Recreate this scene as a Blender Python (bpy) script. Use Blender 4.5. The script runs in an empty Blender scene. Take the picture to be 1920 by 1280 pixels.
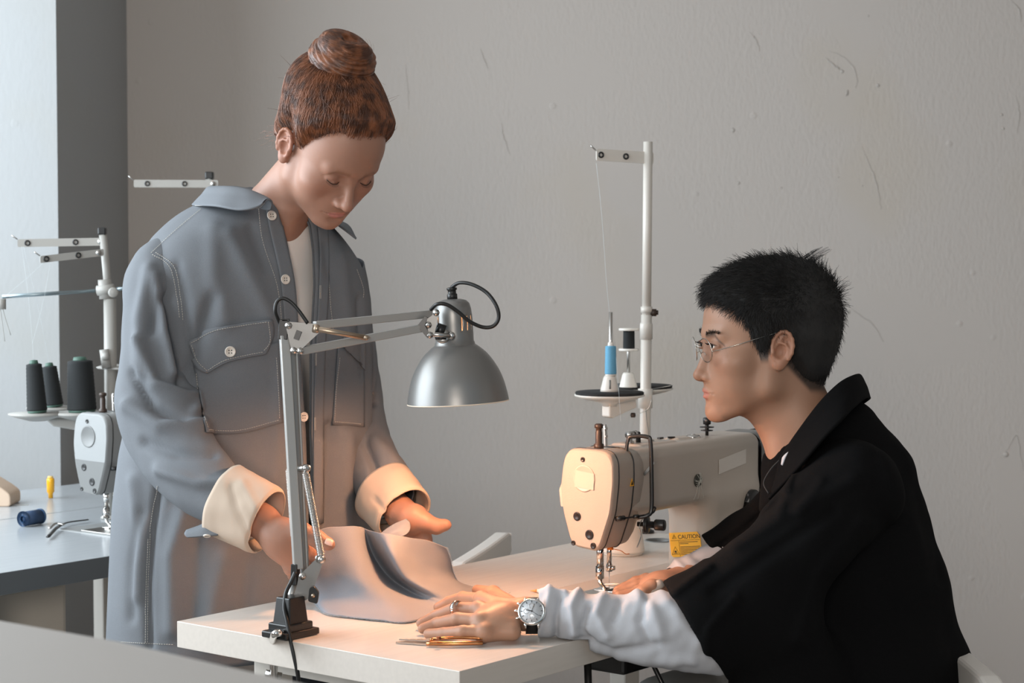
import time; T0 = time.time()
import bpy, bmesh, math, random, time
import numpy as np
from mathutils import Vector, Matrix
random.seed(7); rng = np.random.default_rng(7)
sc = bpy.context.scene
COL = sc.collection
F = 3500.0; CAM = np.array([0.0, 0.0, 1.31]); TZ = 0.75
TH = math.atan(150 / 3500.0); CT, ST = math.cos(TH), math.sin(TH)

# ---------------------------------------------------------------- camera
cd = bpy.data.cameras.new('camera'); cam = bpy.data.objects.new('camera', cd); COL.objects.link(cam)
cd.sensor_width = 36; cd.lens = F / 1920 * 36
cam.location = CAM; cam.rotation_euler = (math.pi / 2 - TH, 0, 0)
cd.dof.use_dof = True; cd.dof.focus_distance = 2.95; cd.dof.aperture_fstop = 9.0
cd.clip_start = .05
sc.camera = cam
# ---------------------------------------------------------------- world, view, window daylight, added fill
w = bpy.data.worlds.new('world'); sc.world = w; w.use_nodes = True
bg = w.node_tree.nodes['Background']; bg.inputs[0].default_value = (.66, .86, 1.0, 1); bg.inputs[1].default_value = 0.42
sc.view_settings.view_transform = 'Standard'; sc.view_settings.look = 'None'
sc.view_settings.gamma = 1; sc.view_settings.use_curve_mapping = False
sc.view_settings.exposure = 0.03

def area(name, loc, target, sx, sy, power, color):
    l = bpy.data.lights.new(name, 'AREA'); l.shape = 'RECTANGLE'; l.size = sx; l.size_y = sy
    l.energy = power; l.color = color
    o = bpy.data.objects.new(name, l); COL.objects.link(o); o.location = loc
    d = Vector(target) - Vector(loc); o.rotation_euler = d.to_track_quat('-Z', 'Y').to_euler()
    return o
WIN = area('window_daylight', (-2.34, 3.05, 1.85), (0, 3.05, 1.85), 3.0, 1.9, 142, (.84, .93, 1.0))
FILL = area('unseen_fill', (-.35, -1.3, 1.80), (1.1, 4.5, 1.30), 1.0, .8, 58, (1.0, .90, .81))  # unseen fill light added behind the camera, aligned with the pole's wall shadow

# ---------------------------------------------------------------- helpers
def ray(px, py):
    u = (px - 960) / F; v = -(py - 640) / F
    return np.array([u, CT + v * ST, -ST + v * CT])
def P(px, py, Y):
    r = ray(px, py); return CAM + r * (Y / r[1])
def PZ(px, py, z=TZ):
    r = ray(px, py); return CAM + r * ((z - CAM[2]) / r[2])
def V(*a): return np.array(a, float)
def nrm(v): v = np.asarray(v, float); return v / (np.linalg.norm(v) + 1e-12)

def _lin(c): return tuple((x / 12.92 if x <= .04045 else ((x + .055) / 1.055) ** 2.4) for x in c)
def C8(r, g, b): return _lin((r / 255, g / 255, b / 255))

def mat(name, color, rough=.5, metal=0., noise=0., nscale=20., bump=0., bscale=200., attr=None, spec=.5, sss=0., stretch=None, dark=None, coat=0., emis=0., alpha=1.):
    m = bpy.data.materials.new(name); m.use_nodes = True; nt = m.node_tree; N = nt.nodes; L = nt.links
    b = N['Principled BSDF']; b.inputs['Base Color'].default_value = (*color, 1)
    b.inputs['Roughness'].default_value = rough; b.inputs['Metallic'].default_value = metal
    b.inputs['Specular IOR Level'].default_value = spec
    if coat: b.inputs['Coat Weight'].default_value = coat; b.inputs['Coat Roughness'].default_value = .15
    if sss:
        b.inputs['Subsurface Weight'].default_value = sss; b.inputs['Subsurface Radius'].default_value = (.02, .008, .004); b.inputs['Subsurface Scale'].default_value = .35
    if emis: b.inputs['Emission Color'].default_value = (*color, 1); b.inputs['Emission Strength'].default_value = emis
    if alpha < 1: b.inputs['Alpha'].default_value = alpha
    tc = N.new('ShaderNodeTexCoord'); mp = N.new('ShaderNodeMapping'); L.new(tc.outputs['Object'], mp.inputs['Vector'])
    if stretch: mp.inputs['Scale'].default_value = stretch
    src = None
    if attr:
        a = N.new('ShaderNodeAttribute'); a.attribute_name = attr; src = a.outputs['Color']
    if noise or dark:
        n = N.new('ShaderNodeTexNoise'); n.inputs['Scale'].default_value = nscale; n.inputs['Detail'].default_value = 5
        L.new(mp.outputs['Vector'], n.inputs['Vector'])
        mx = N.new('ShaderNodeMix'); mx.data_type = 'RGBA'
        r = N.new('ShaderNodeMapRange'); r.inputs[1].default_value = .35; r.inputs[2].default_value = .65
        L.new(n.outputs['Fac'], r.inputs[0]); L.new(r.outputs[0], mx.inputs[0])
        d = dark if dark else tuple(c * (1 - noise) for c in color)
        if src is not None:
            mx.blend_type = 'MULTIPLY'; mx.inputs[7].default_value = (1 - noise, 1 - noise, 1 - noise, 1); L.new(src, mx.inputs[6])
        else:
            mx.inputs[6].default_value = (*color, 1); mx.inputs[7].default_value = (*d, 1)
        src = mx.outputs[2]
    if src is not None: L.new(src, b.inputs['Base Color'])
    if bump:
        n2 = N.new('ShaderNodeTexNoise'); n2.inputs['Scale'].default_value = bscale; n2.inputs['Detail'].default_value = 4
        L.new(mp.outputs['Vector'], n2.inputs['Vector'])
        bp = N.new('ShaderNodeBump'); bp.inputs['Strength'].default_value = bump; bp.inputs['Distance'].default_value = .002
        L.new(n2.outputs['Fac'], bp.inputs['Height']); L.new(bp.outputs[0], b.inputs['Normal'])
    return m

def root(name, label, cat, loc=(0, 0, 0), rz=0., group=None):
    o = bpy.data.objects.new(name, None); COL.objects.link(o); o.location = tuple(loc); o.rotation_euler = (0, 0, rz)
    o['label'] = label; o['category'] = cat
    if group: o['group'] = group
    o.empty_display_size = .05
    return o
def tag(o, label, cat, group=None):
    o['label'] = label; o['category'] = cat
    if group: o['group'] = group
    return o
def rootmat(o):
    while o.parent is not None: o = o.parent
    a = o.rotation_euler[2]; c, s = math.cos(a), math.sin(a)
    return np.array([[c, -s, 0], [s, c, 0], [0, 0, 1]]), np.array(o.location)
def obj(name, v, f, m, parent=None, world=True, smooth=True, bevel=0., attr=None, seg=2, uv=None, auto=None, label=None):
    """v in world coordinates (world=True) or in the root's own frame"""
    v = np.asarray(v, float)
    if parent is not None and world:
        R, t = rootmat(parent); v = (v - t) @ R
    me = bpy.data.meshes.new(name)
    if isinstance(f, np.ndarray):
        n = len(f); k = f.shape[1]
        me.vertices.add(len(v)); me.vertices.foreach_set('co', v.astype(np.float32).ravel())
        me.loops.add(n * k); me.loops.foreach_set('vertex_index', f.astype(np.int32).ravel())
        me.polygons.add(n); me.polygons.foreach_set('loop_start', np.arange(0, n * k, k, dtype=np.int32))
        me.update(calc_edges=True)
    else:
        me.from_pydata([tuple(x) for x in v], [], [tuple(x) for x in f])
    me.validate()
    if smooth: me.polygons.foreach_set('use_smooth', [True] * len(me.polygons))
    if attr is not None:
        ca = me.color_attributes.new('Col', 'FLOAT_COLOR', 'POINT')
        a4 = np.ones((len(v), 4), np.float32); a4[:, :3] = attr; ca.data.foreach_set('color', a4.ravel())
    if uv is not None:
        ul = me.attributes.new('uvp', 'FLOAT_VECTOR', 'POINT'); a3 = np.zeros((len(v), 3), np.float32); a3[:, :2] = uv; ul.data.foreach_set('vector', a3.ravel())
    o = bpy.data.objects.new(name, me); COL.objects.link(o)
    if m is not None: me.materials.append(m)
    if parent is not None: o.parent = parent
    if bevel:
        b = o.modifiers.new('bevel', 'BEVEL'); b.width = bevel; b.segments = seg; b.limit_method = 'ANGLE'; b.angle_limit = math.radians(35)
        b.harden_normals = False
    if smooth and (bevel or auto):
        try:
            bm = bmesh.new(); bm.from_mesh(me)
            for e in bm.edges:
                if len(e.link_faces) == 2 and e.calc_face_angle(0) > math.radians(auto or 35): e.smooth = False
            bm.to_mesh(me); bm.free()
        except Exception: pass
    if label: o['label'] = label
    return o

class MB:
    """collects shapes into one mesh"""
    def __init__(s): s.v = []; s.f = []
    def add(s, v, f):
        n = len(s.v); s.v += [tuple(x) for x in v]; s.f += [tuple(int(i) + n for i in q) for q in f]; return s
    def box(s, c, size, R=None):
        c = np.asarray(c, float); h = np.asarray(size, float) / 2
        p = np.array([[x, y, z] for x in (-1, 1) for y in (-1, 1) for z in (-1, 1)]) * h
        if R is not None: p = p @ np.asarray(R).T
        return s.add(p + c, [(0, 1, 3, 2), (4, 6, 7, 5), (0, 4, 5, 1), (2, 3, 7, 6), (0, 2, 6, 4), (1, 5, 7, 3)])
    def bar(s, a, b, w, h, up=(0, 0, 1)):
        a = V(*a); b = V(*b); d = nrm(b - a); x = nrm(np.cross(up, d)); y = np.cross(d, x)
        R = np.stack([x, y, d], 1); return s.box((a + b) / 2, (w, h, np.linalg.norm(b - a)), R)
    def tube(s, pts, r, n=12, cap=True, flat=1., up=None):
        pts = np.asarray(pts, float); m = len(pts); r = np.broadcast_to(np.asarray(r, float), (m,))
        t = np.gradient(pts, axis=0); t = t / (np.linalg.norm(t, axis=1, keepdims=True) + 1e-12)
        u = np.array(up, float) if up is not None else (V(0, 0, 1) if abs(t[0][2]) < .9 else V(1, 0, 0))
        vs = []; k = np.arange(n) * 2 * math.pi / n
        for i in range(m):
            x = np.cross(u, t[i]);
            if np.linalg.norm(x) < 1e-6: x = np.cross(V(1, .3, .1), t[i])
            x = nrm(x); y = np.cross(t[i], x); u = y
            vs.append(pts[i] + r[i] * (np.outer(np.cos(k), x) + flat * np.outer(np.sin(k), y)))
        vs = np.concatenate(vs); fs = []
        for i in range(m - 1):
            for j in range(n):
                a = i * n + j; b = i * n + (j + 1) % n; fs.append((a, b, b + n, a + n))
        if cap: fs.append(tuple(range(n - 1, -1, -1))); fs.append(tuple((m - 1) * n + j for j in range(n)))
        return s.add(vs, fs)
    def cyl(s, a, b, r, n=20, r2=None): return s.tube([a, b], [r, r if r2 is None else r2], n)
    def lathe(s, prof, o=(0, 0, 0), ax=(0, 0, 1), n=40, closed=False, skip=None):
        """prof: list of (radius, height along ax)"""
        ax = nrm(ax); x = nrm(np.cross(ax, (0, 0, 1) if abs(ax[2]) < .9 else (1, 0, 0))); y = np.cross(ax, x)
        k = np.arange(n) * 2 * math.pi / n; o = np.asarray(o, float); vs = []; fs = []
        for r, h in prof: vs.append(o + h * ax + max(r, 1e-5) * (np.outer(np.cos(k), x) + np.outer(np.sin(k), y)))
        m = len(prof)
        for i in range(m - 1):
            for j in range(n):
                if skip and skip(i, j): continue
                a = i * n + j; b = i * n + (j + 1) % n; fs.append((a, b, b + n, a + n))
        if not closed:
            fs.append(tuple(range(n - 1, -1, -1))); fs.append(tuple((m - 1) * n + j for j in range(n)))
        return s.add(np.concatenate(vs), fs)
    def prism(s, poly, o, ex, ey, ez, t):
        """2-D polygon in plane (o, ex, ey), thickness t along ez (centred)"""
        o, ex, ey, ez = (np.asarray(q, float) for q in (o, ex, ey, ez)); n = len(poly)
        A = [o + p[0] * ex + p[1] * ey - ez * t / 2 for p in poly]; B = [q + ez * t for q in A]
        fs = [tuple(range(n - 1, -1, -1)), tuple(range(n, 2 * n))] + [(i, (i + 1) % n, n + (i + 1) % n, n + i) for i in range(n)]
        return s.add(A + B, fs)
    def grid(s, G, closeu=False):
        nu, nv = G.shape[:2]; fs = []
        for i in range(nu - (0 if closeu else 1)):
            for j in range(nv - 1):
                a = i * nv + j; b = ((i + 1) % nu) * nv + j; fs.append((a, b, b + 1, a + 1))
        return s.add(G.reshape(-1, 3), fs)
    def build(s, name, m, parent=None, **k): return obj(name, s.v, s.f, m, parent, **k)

def spline(pts, n=60, closed=False):
    """Catmull-Rom through rows of pts (any dimension)"""
    p = np.asarray(pts, float); m = len(p)
    if m == 2: return p[0] + (p[1] - p[0]) * np.linspace(0, 1, n)[:, None]
    if closed: q = np.concatenate([p[-1:], p, p[:2]]); segs = m
    else: q = np.concatenate([2 * p[:1] - p[1:2], p, 2 * p[-1:] - p[-2:-1]]); segs = m - 1
    t = np.linspace(0, segs, n, endpoint=not closed); i = np.minimum(t.astype(int), segs - 1); u = (t - i)[:, None]
    a, b, c, d = q[i], q[i + 1], q[i + 2], q[i + 3]
    return .5 * ((2 * b) + (-a + c) * u + (2 * a - 5 * b + 4 * c - d) * u ** 2 + (-a + 3 * b - 3 * c + d) * u ** 3)
def surf(ctrl, nu, nv):
    c = np.asarray(ctrl, float); a = np.stack([spline(c[:, j], nu) for j in range(c.shape[1])], 1)
    return np.stack([spline(a[i], nv) for i in range(nu)], 0)
def ss(a, b, x): t = np.clip((x - a) / (b - a), 0, 1); return t * t * (3 - 2 * t)

# ---------------------------------------------------------------- implicit surfaces
class SDF:
    def __init__(s): s.it = []
    def _a(s, fn, c, r, k, op): s.it.append((fn, np.asarray(c, np.float32), float(r), k, op)); return s
    def ell(s, c, r, k=.01, R=None, op='u'):
        c = np.asarray(c, np.float32); rr = np.asarray(r, np.float32) * np.ones(3, np.float32)
        def fn(p):
            q = p - c
            if R is not None: q = q @ np.asarray(R, np.float32)
            k0 = np.sqrt(((q / rr) ** 2).sum(1)); k1 = np.sqrt(((q / rr ** 2) ** 2).sum(1)) + 1e-9
            return k0 * (k0 - 1) / k1
        return s._a(fn, c, max(rr), k, op)
    def cap(s, a, b, ra, rb=None, k=.01, op='u'):
        a = np.asarray(a, np.float32); b = np.asarray(b, np.float32); rb = ra if rb is None else rb; ba = b - a; L2 = float(ba @ ba) + 1e-12
        def fn(p):
            h = np.clip(((p - a) @ ba) / L2, 0, 1)
            return np.linalg.norm(p - a - h[:, None] * ba, axis=1) - (ra + (rb - ra) * h)
        return s._a(fn, (a + b) / 2, math.sqrt(L2) / 2 + max(ra, rb), k, op)
    def chain(s, pts, rs, k=.01, op='u'):
        for i in range(len(pts) - 1): s.cap(pts[i], pts[i + 1], rs[i], rs[i + 1], k, op)
        return s
    def box(s, c, h, r, k=.01, R=None, op='u'):
        c = np.asarray(c, np.float32); h = np.asarray(h, np.float32) - r
        def fn(p):
            q = p - c
            if R is not None: q = q @ np.asarray(R, np.float32)
            q = np.abs(q) - h
            return np.linalg.norm(np.maximum(q, 0), axis=1) + np.minimum(q.max(1), 0) - r
        return s._a(fn, c, float(np.linalg.norm(h)) + r, k, op)
    def ev(s, p, cc=None, cr=None):
        d = None
        for fn, c, r, k, op in s.it:
            if cc is not None and np.linalg.norm(c - cc) > r + cr + .03: continue
            e = fn(p)
            if op == 'u':
                if d is None: d = e; continue
                h = np.clip(.5 + .5 * (d - e) / k, 0, 1); d = d * (1 - h) + e * h - k * h * (1 - h)
            elif d is not None:
                h = np.clip(.5 - .5 * (d + e) / k, 0, 1); d = d * (1 - h) - e * h + k * h * (1 - h)
        if d is None: d = np.full(len(p), .05, np.float32)
        return d
def mesh_sdf(S, lo, hi, h, disp=None, B=20, proj=2, keep=None):
    lo = np.asarray(lo, float); n = np.ceil((np.asarray(hi, float) - lo) / h / B).astype(int)
    D = np.full(tuple(n * B + 1), .05, np.float32)
    bc = np.stack(np.meshgrid(*[np.arange(k) for k in n], indexing='ij'), -1).reshape(-1, 3)
    ctr = (lo + (bc + .5) * B * h).astype(np.float32); rad = B * h * math.sqrt(3) / 2
    act = np.abs(S.ev(ctr)) < rad * 1.35 + .004
    l = np.arange(B + 1); off = np.stack(np.meshgrid(l, l, l, indexing='ij'), -1).reshape(-1, 3)
    far = S.ev(ctr)
    for i in range(len(bc)):
        b0 = bc[i] * B; sl = tuple(slice(b0[k], b0[k] + B + 1) for k in range(3))
        if act[i]:
            p = (lo + (b0 + off) * h).astype(np.float32)
            D[sl] = S.ev(p, ctr[i], rad).reshape(B + 1, B + 1, B + 1)
        elif far[i] < 0: D[tuple(slice(b0[k] + 1, b0[k] + B) for k in range(3))] = -.05
    # interior gaps on inactive block borders
    for i in range(len(bc)):
        if not act[i] and far[i] < 0:
            b0 = bc[i] * B; sl = tuple(slice(b0[k], b0[k] + B + 1) for k in range(3)); blk = D[sl]; blk[blk > .049] = -.05
    I = D < 0
    c = np.zeros(tuple(np.array(D.shape) - 1), np.int8)
    for dx in (0, 1):
        for dy in (0, 1):
            for dz in (0, 1): c += I[dx:dx + c.shape[0], dy:dy + c.shape[1], dz:dz + c.shape[2]]
    mix = (c > 0) & (c < 8); cells = np.argwhere(mix); idx = np.full(c.shape, -1, np.int32); idx[mix] = np.arange(len(cells))
    acc = np.zeros((len(cells), 3)); cnt = np.zeros(len(cells))
    cor = np.array([(x, y, z) for x in (0, 1) for y in (0, 1) for z in (0, 1)])
    val = np.stack([D[cells[:, 0] + q[0], cells[:, 1] + q[1], cells[:, 2] + q[2]] for q in cor], 1)
    for a in range(8):
        for b in range(a + 1, 8):
            if np.abs(cor[a] - cor[b]).sum() != 1: continue
            va, vb = val[:, a], val[:, b]; m = (va < 0) != (vb < 0); t = np.where(m, va / (va - vb + 1e-12), 0)
            acc += m[:, None] * (cor[a] + t[:, None] * (cor[b] - cor[a])); cnt += m
    V_ = lo + (cells + acc / cnt[:, None]) * h
    fs = []
    for ax in range(3):
        sh = [slice(0, -1) if k == ax else slice(1, -1) for k in range(3)]; sh2 = [slice(1, None) if k == ax else slice(1, -1) for k in range(3)]
        A, Bq = I[tuple(sh)], I[tuple(sh2)]; e = np.argwhere(A != Bq)
        if not len(e): continue
        inside = A[e[:, 0], e[:, 1], e[:, 2]]
        g = e + np.array([0 if k == ax else 1 for k in range(3)]); u, v = [(1, 2), (2, 0), (0, 1)][ax]
        def at(du, dv):
            q = g.copy(); q[:, u] += du; q[:, v] += dv; return idx[q[:, 0], q[:, 1], q[:, 2]]
        quad = np.stack([at(-1, -1), at(0, -1), at(0, 0), at(-1, 0)], 1)
        quad[~inside] = quad[~inside][:, ::-1]; fs.append(quad)
    Fq = np.concatenate(fs); Fq = Fq[(Fq >= 0).all(1)]
    def val_(p):
        d = S.ev(p.astype(np.float32)); return d if disp is None else d - disp(p)
    V_ = V_.astype(np.float64); e = h * .5
    for _ in range(proj):
        d = val_(V_); g = np.stack([val_(V_ + e * np.eye(3)[k]) - val_(V_ - e * np.eye(3)[k]) for k in range(3)], 1) / (2 * e)
        V_ -= g * np.clip(d, -h * 2, h * 2)[:, None] / np.maximum((g ** 2).sum(1), .25)[:, None]
    if keep is not None:
        ok = keep(V_); m = ok[Fq].all(1); Fq = Fq[m]; used = np.unique(Fq); mp = np.full(len(V_), -1); mp[used] = np.arange(len(used)); V_ = V_[used]; Fq = mp[Fq]
    return V_, Fq
# ---------------------------------------------------------------- room shell
A = V(math.cos(math.radians(51.68)), math.sin(math.radians(51.68)), 0)   # long direction of the tables
B_ = V(-A[1], A[0], 0); ROT = math.radians(51.68)

def wall_mat(name, c, cracks=True):
    m = bpy.data.materials.new(name); m.use_nodes = True; nt = m.node_tree; N = nt.nodes; L = nt.links; b = N['Principled BSDF']
    b.inputs['Roughness'].default_value = .75; b.inputs['Specular IOR Level'].default_value = .25
    tc = N.new('ShaderNodeTexCoord')
    def tex(scale, st=(1, 1, 1), det=4, dist=0.):
        mp = N.new('ShaderNodeMapping'); mp.inputs['Scale'].default_value = st; L.new(tc.outputs['Object'], mp.inputs['Vector'])
        n = N.new('ShaderNodeTexNoise'); n.inputs['Scale'].default_value = scale; n.inputs['Detail'].default_value = det; n.inputs['Distortion'].default_value = dist
        L.new(mp.outputs[0], n.inputs['Vector']); return n.outputs['Fac']
    # paint tone: very slight patches
    mx = N.new('ShaderNodeMix'); mx.data_type = 'RGBA'; mx.inputs[6].default_value = (*c, 1); mx.inputs[7].default_value = (c[0] * .985, c[1] * .965, c[2] * .915, 1)
    r = N.new('ShaderNodeMapRange'); r.inputs[1].default_value = .56; r.inputs[2].default_value = .74; L.new(tex(1.6), r.inputs[0]); L.new(r.outputs[0], mx.inputs[0]); L.new(mx.outputs[2], b.inputs['Base Color'])
    def math_(op, a, bb):
        k = N.new('ShaderNodeMath'); k.operation = op
        for i, q in enumerate((a, bb)):
            if isinstance(q, (int, float)): k.inputs[i].default_value = q
            else: L.new(q, k.inputs[i])
        return k.outputs[0]
    roller = math_('MULTIPLY', tex(95, (1, 1, .42), 3), .36)           # roller stipple
    patch = tex(2.3, (1, 1, .8), 1, 1.0)                                # smooth filler patches with crisp borders
    r2 = N.new('ShaderNodeMapRange'); r2.inputs[1].default_value = .60; r2.inputs[2].default_value = .615; L.new(patch, r2.inputs[0])
    inv = math_('SUBTRACT', 1.0, r2.outputs[0])
    h = math_('ADD', math_('MULTIPLY', roller, math_('ADD', math_('MULTIPLY', inv, .8), .2)), math_('MULTIPLY', r2.outputs[0], .16))
    v = N.new('ShaderNodeTexVoronoi'); v.inputs['Scale'].default_value = 5.5; L.new(tc.outputs['Object'], v.inputs['Vector'])
    r3 = N.new('ShaderNodeMapRange'); r3.inputs[1].default_value = .03; r3.inputs[2].default_value = .065; r3.inputs[3].default_value = 1; r3.inputs[4].default_value = 0; L.new(v.outputs['Distance'], r3.inputs[0])
    h = math_('ADD', h, math_('MULTIPLY', r3.outputs[0], .35))
    bp = N.new('ShaderNodeBump'); bp.inputs['Strength'].default_value = .3 if 'cool' in name else .85; bp.inputs['Distance'].default_value = .005; L.new(h, bp.inputs['Height']); L.new(bp.outputs[0], b.inputs['Normal'])
    return m
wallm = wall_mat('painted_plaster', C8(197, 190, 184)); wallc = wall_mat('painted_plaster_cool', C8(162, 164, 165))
def structure(name, v): v['kind'] = 'structure'; return v
YB, YP, XP = 5.62, 4.75, -1.153
def slab(name, lo, hi, m):
    lo = V(*lo); hi = V(*hi); o = MB().box((lo + hi) / 2, hi - lo).build(name, m, smooth=False); o['kind'] = 'structure'; return o
slab('wall_back', (XP, YB, 0), (3.4, YB + .12, 2.8), wallm)
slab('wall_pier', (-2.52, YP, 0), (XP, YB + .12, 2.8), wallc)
# left wall: a window opening between y 1.55 and 4.55, z .9 and 2.8
mbw = MB(); mbw.box((-2.44, .025, 1.4), (.16, 3.05, 2.8)); mbw.box((-2.44, 4.65, 1.4), (.16, .2, 2.8)); mbw.box((-2.44, 3.05, .45), (.16, 3.0, .9))
o = mbw.build('wall_left', wallm, smooth=False); o['kind'] = 'structure'
winm = mat('window_frame_white', C8(225, 225, 222), .4)
mbw = MB()
for y in (1.575, 3.05, 4.525): mbw.box((-2.42, y, 1.85), (.06, .05, 1.9))
for z in (.925, 2.775): mbw.box((-2.42, 3.05, z), (.06, 3.0, .05))
o = mbw.build('window_1', winm, smooth=False); o['kind'] = 'structure'
floorm = mat('floor_concrete', C8(120, 112, 104), .55, noise=.2, nscale=3, bump=.2, bscale=40)
slab('floor', (-2.52, -1.5, -.1), (3.4, YB + .12, 0), floorm)
slab('ceiling', (-2.52, .9, 2.8), (3.4, YB + .12, 2.9), wallm)
slab('wall_right', (3.4, -.2, 0), (3.52, YB + .12, 2.8), wallm)
# cracks and knocks in the plaster, raised and sunken relief on the back wall
scar = mat('plaster_scar', C8(190, 184, 178), .8)
def wpt(px, py): return P(px, py, YB - .0005)
mbs = MB()
def crack(pts, wd=.0011, n=26):
    q = spline([wpt(*p) for p in pts], n); q = q + rng.normal(0, .0012, q.shape) * V(1, 0, 1)
    mbs.tube(q, wd * np.abs(np.sin(np.linspace(.05, 3.09, n))) + .0003, 5, flat=1)
crack([(1555, 95), (1580, 105), (1600, 125), (1607, 150), (1604, 165)])
crack([(1546, 106), (1562, 121), (1580, 133)], .0022); crack([(1590, 168), (1587, 180)], .002)
crack([(1895, 0), (1910, 18), (1914, 42)], .0016); crack([(1617, 275), (1636, 325), (1645, 352), (1652, 392)], .0013)
crack([(1405, 58), (1419, 78), (1425, 97)], .0012); crack([(941, 230), (945, 258), (957, 290)], .0013)
crack([(1906, 180), (1911, 215), (1907, 250)], .0012); crack([(1590, 575), (1612, 590), (1640, 612), (1655, 640)], .0012)
crack([(1884, 850), (1905, 815), (1912, 850), (1919, 880)], .0013); crack([(760, 120), (764, 160), (767, 205)], .001); crack([(900, 90), (915, 130)], .0012)
o = mbs.build('trim_2', scar); o['kind'] = 'structure'
mbs = MB()
for px, py, r in [(1878, 215, 3), (1881, 241, 3), (1374, 244, 5), (1646, 160, 4), (1579, 134, 4), (1385, 343, 3), (1886, 852, 6), (1617, 348, 1.5), (1572, 332, 1.5), (1628, 30, 2), (1590, 585, 5), (1465, 352, 2)]:
    mbs.lathe([(0.0001, 0.0022), (r * .0006, .0019), (r * .0011, .0008), (r * .0015, -.0008)], wpt(px, py), (0, -1, 0), 12)
o = mbs.build('trim_3', scar); o['kind'] = 'structure'

# ---------------------------------------------------------------- tables
tabm = mat('pale_wood_laminate', C8(208, 200, 191), .26, noise=.045, nscale=9, stretch=(1.2, 14, 14), spec=.5)
tabg = mat('cool_grey_laminate', C8(172, 177, 181), .22, noise=.04, nscale=9, stretch=(1.2, 14, 14))
steel = mat('steel', (.55, .54, .52), .28, 1.)
chrome = mat('chrome', (.75, .74, .72), .12, 1.)
darkmetal = mat('dark_metal', (.06, .06, .06), .35, .8)
blackp = mat('black_plastic', (.012, .012, .012), .35)
whitem = mat('white_enamel', C8(208, 203, 195), .35)
greym = mat('grey_enamel', C8(120, 120, 118), .4)
def boolean(o, cutter):
    md = o.modifiers.new('cut', 'BOOLEAN'); md.operation = 'DIFFERENCE'; md.object = cutter; md.solver = 'EXACT'
    dg = bpy.context.evaluated_depsgraph_get(); me = bpy.data.meshes.new_from_object(o.evaluated_get(dg)); o.modifiers.remove(md); o.data = me
    bpy.data.objects.remove(cutter)
C0 = PZ(862, 1258); N0 = C0 + .6084 * A + .2145 * B_       # near corner and needle point of the main table
C1 = PZ(192, 992) - .6084 * A - .290 * B_; N1 = PZ(192, 992)
def table(o0, label, length=1.26, depth=.575, cuts=(), legs=True, th=.041, tm=None):
    tabm = tm or globals()['tabm']
    r = root('sewing_table', label, 'table', (o0[0], o0[1], 0), ROT)
    R3, t = rootmat(r)
    top = MB().box((length / 2, depth / 2, TZ - th / 2), (length, depth, th)).build('tabletop', tabm, r, world=False, smooth=False)
    for c in cuts: boolean(top, MB().box(c[0], c[1]).build('cutter', None, r, world=False, smooth=False) if len(c) == 2 else MB().cyl(*c, n=32).build('cutter', None, r, world=False, smooth=False))
    b = top.modifiers.new('bevel', 'BEVEL'); b.width = .0012; b.segments = 2; b.limit_method = 'ANGLE'
    for x in (.14, length - .14):
        for y in (.07, depth - .07):
            MB().box((x, y, (TZ - th) / 2 - .002), (.05, .04, TZ - th - .004)).build('leg', whitem, r, world=False, smooth=False, bevel=.004)
        MB().box((x, depth / 2, TZ - th - .03), (.04, depth - .19, .035)).build('crossbar', whitem, r, world=False, smooth=False)
    MB().box((length / 2, depth - .09, .16), (length - .34, .03, .05)).build('stretcher', whitem, r, world=False, smooth=False)
    return r
nx, ny = .6084, .2145
bed = ((nx + .18, ny - .02, TZ - .02), (.49, .182, .08))
mt = table(C0, 'pale wood sewing table holding the lit sewing machine, lamp and fabric', cuts=[bed, ((.415, .245, TZ), (.030, .085, .10)), ((1.165, .455, TZ - .06), (1.165, .455, TZ + .06), .024)])
# slim frame lining of the slot and the round hole
m_ = MB()
for x, y, sx, sy in ((.399, .245, .003, .091), (.431, .245, .003, .091), (.415, .2005, .035, .003), (.415, .2895, .035, .003)): m_.box((x, y, TZ - .008), (sx, sy, .020))
m_.build('slot_frame', whitem, mt, world=False, smooth=False)
m_ = MB(); m_.lathe([(.024, -.012), (.0275, -.012), (.0275, .0015), (.024, .0015), (.0238, -.012)], (1.165, .455, TZ), (0, 0, 1), 32, closed=True); m_.build('grommet', greym, mt, world=False)
# underneath: motor, drawer, knee pad, levers
m_ = MB(); m_.box((.56, .10, TZ - .072), (.16, .08, .055)); m_.build('drawer', darkmetal, mt, world=False, smooth=False, bevel=.006)
m_ = MB(); m_.cyl((.80, .20, TZ - .25), (1.0, .20, TZ - .25), .075, 28); m_.cyl((.76, .20, TZ - .25), (.80, .20, TZ - .25), .05, 28); m_.build('motor', greym, mt, world=False)
m_ = MB(); m_.tube([(.42, .09, TZ - .05), (.42, .085, TZ - .16), (.44, .06, TZ - .30)], .006, 10); m_.build('knee_lever', blackp, mt, world=False)
m_ = MB(); m_.box((.37, .15, TZ - .052), (.05, .07, .02)); m_.build('bracket', darkmetal, mt, world=False, smooth=False, bevel=.004)
m_ = MB(); m_.tube([(.50, .03, TZ - .06), (.64, .00, TZ - .30), (.66, .0, TZ - .5)], .004, 8); m_.build('linkage_rod', blackp, mt, world=False)
m_ = MB(); m_.box((.33, .30, TZ - .20), (.14, .22, .12)); m_.build('control_box', whitem, mt, world=False, smooth=False, bevel=.01)

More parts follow.
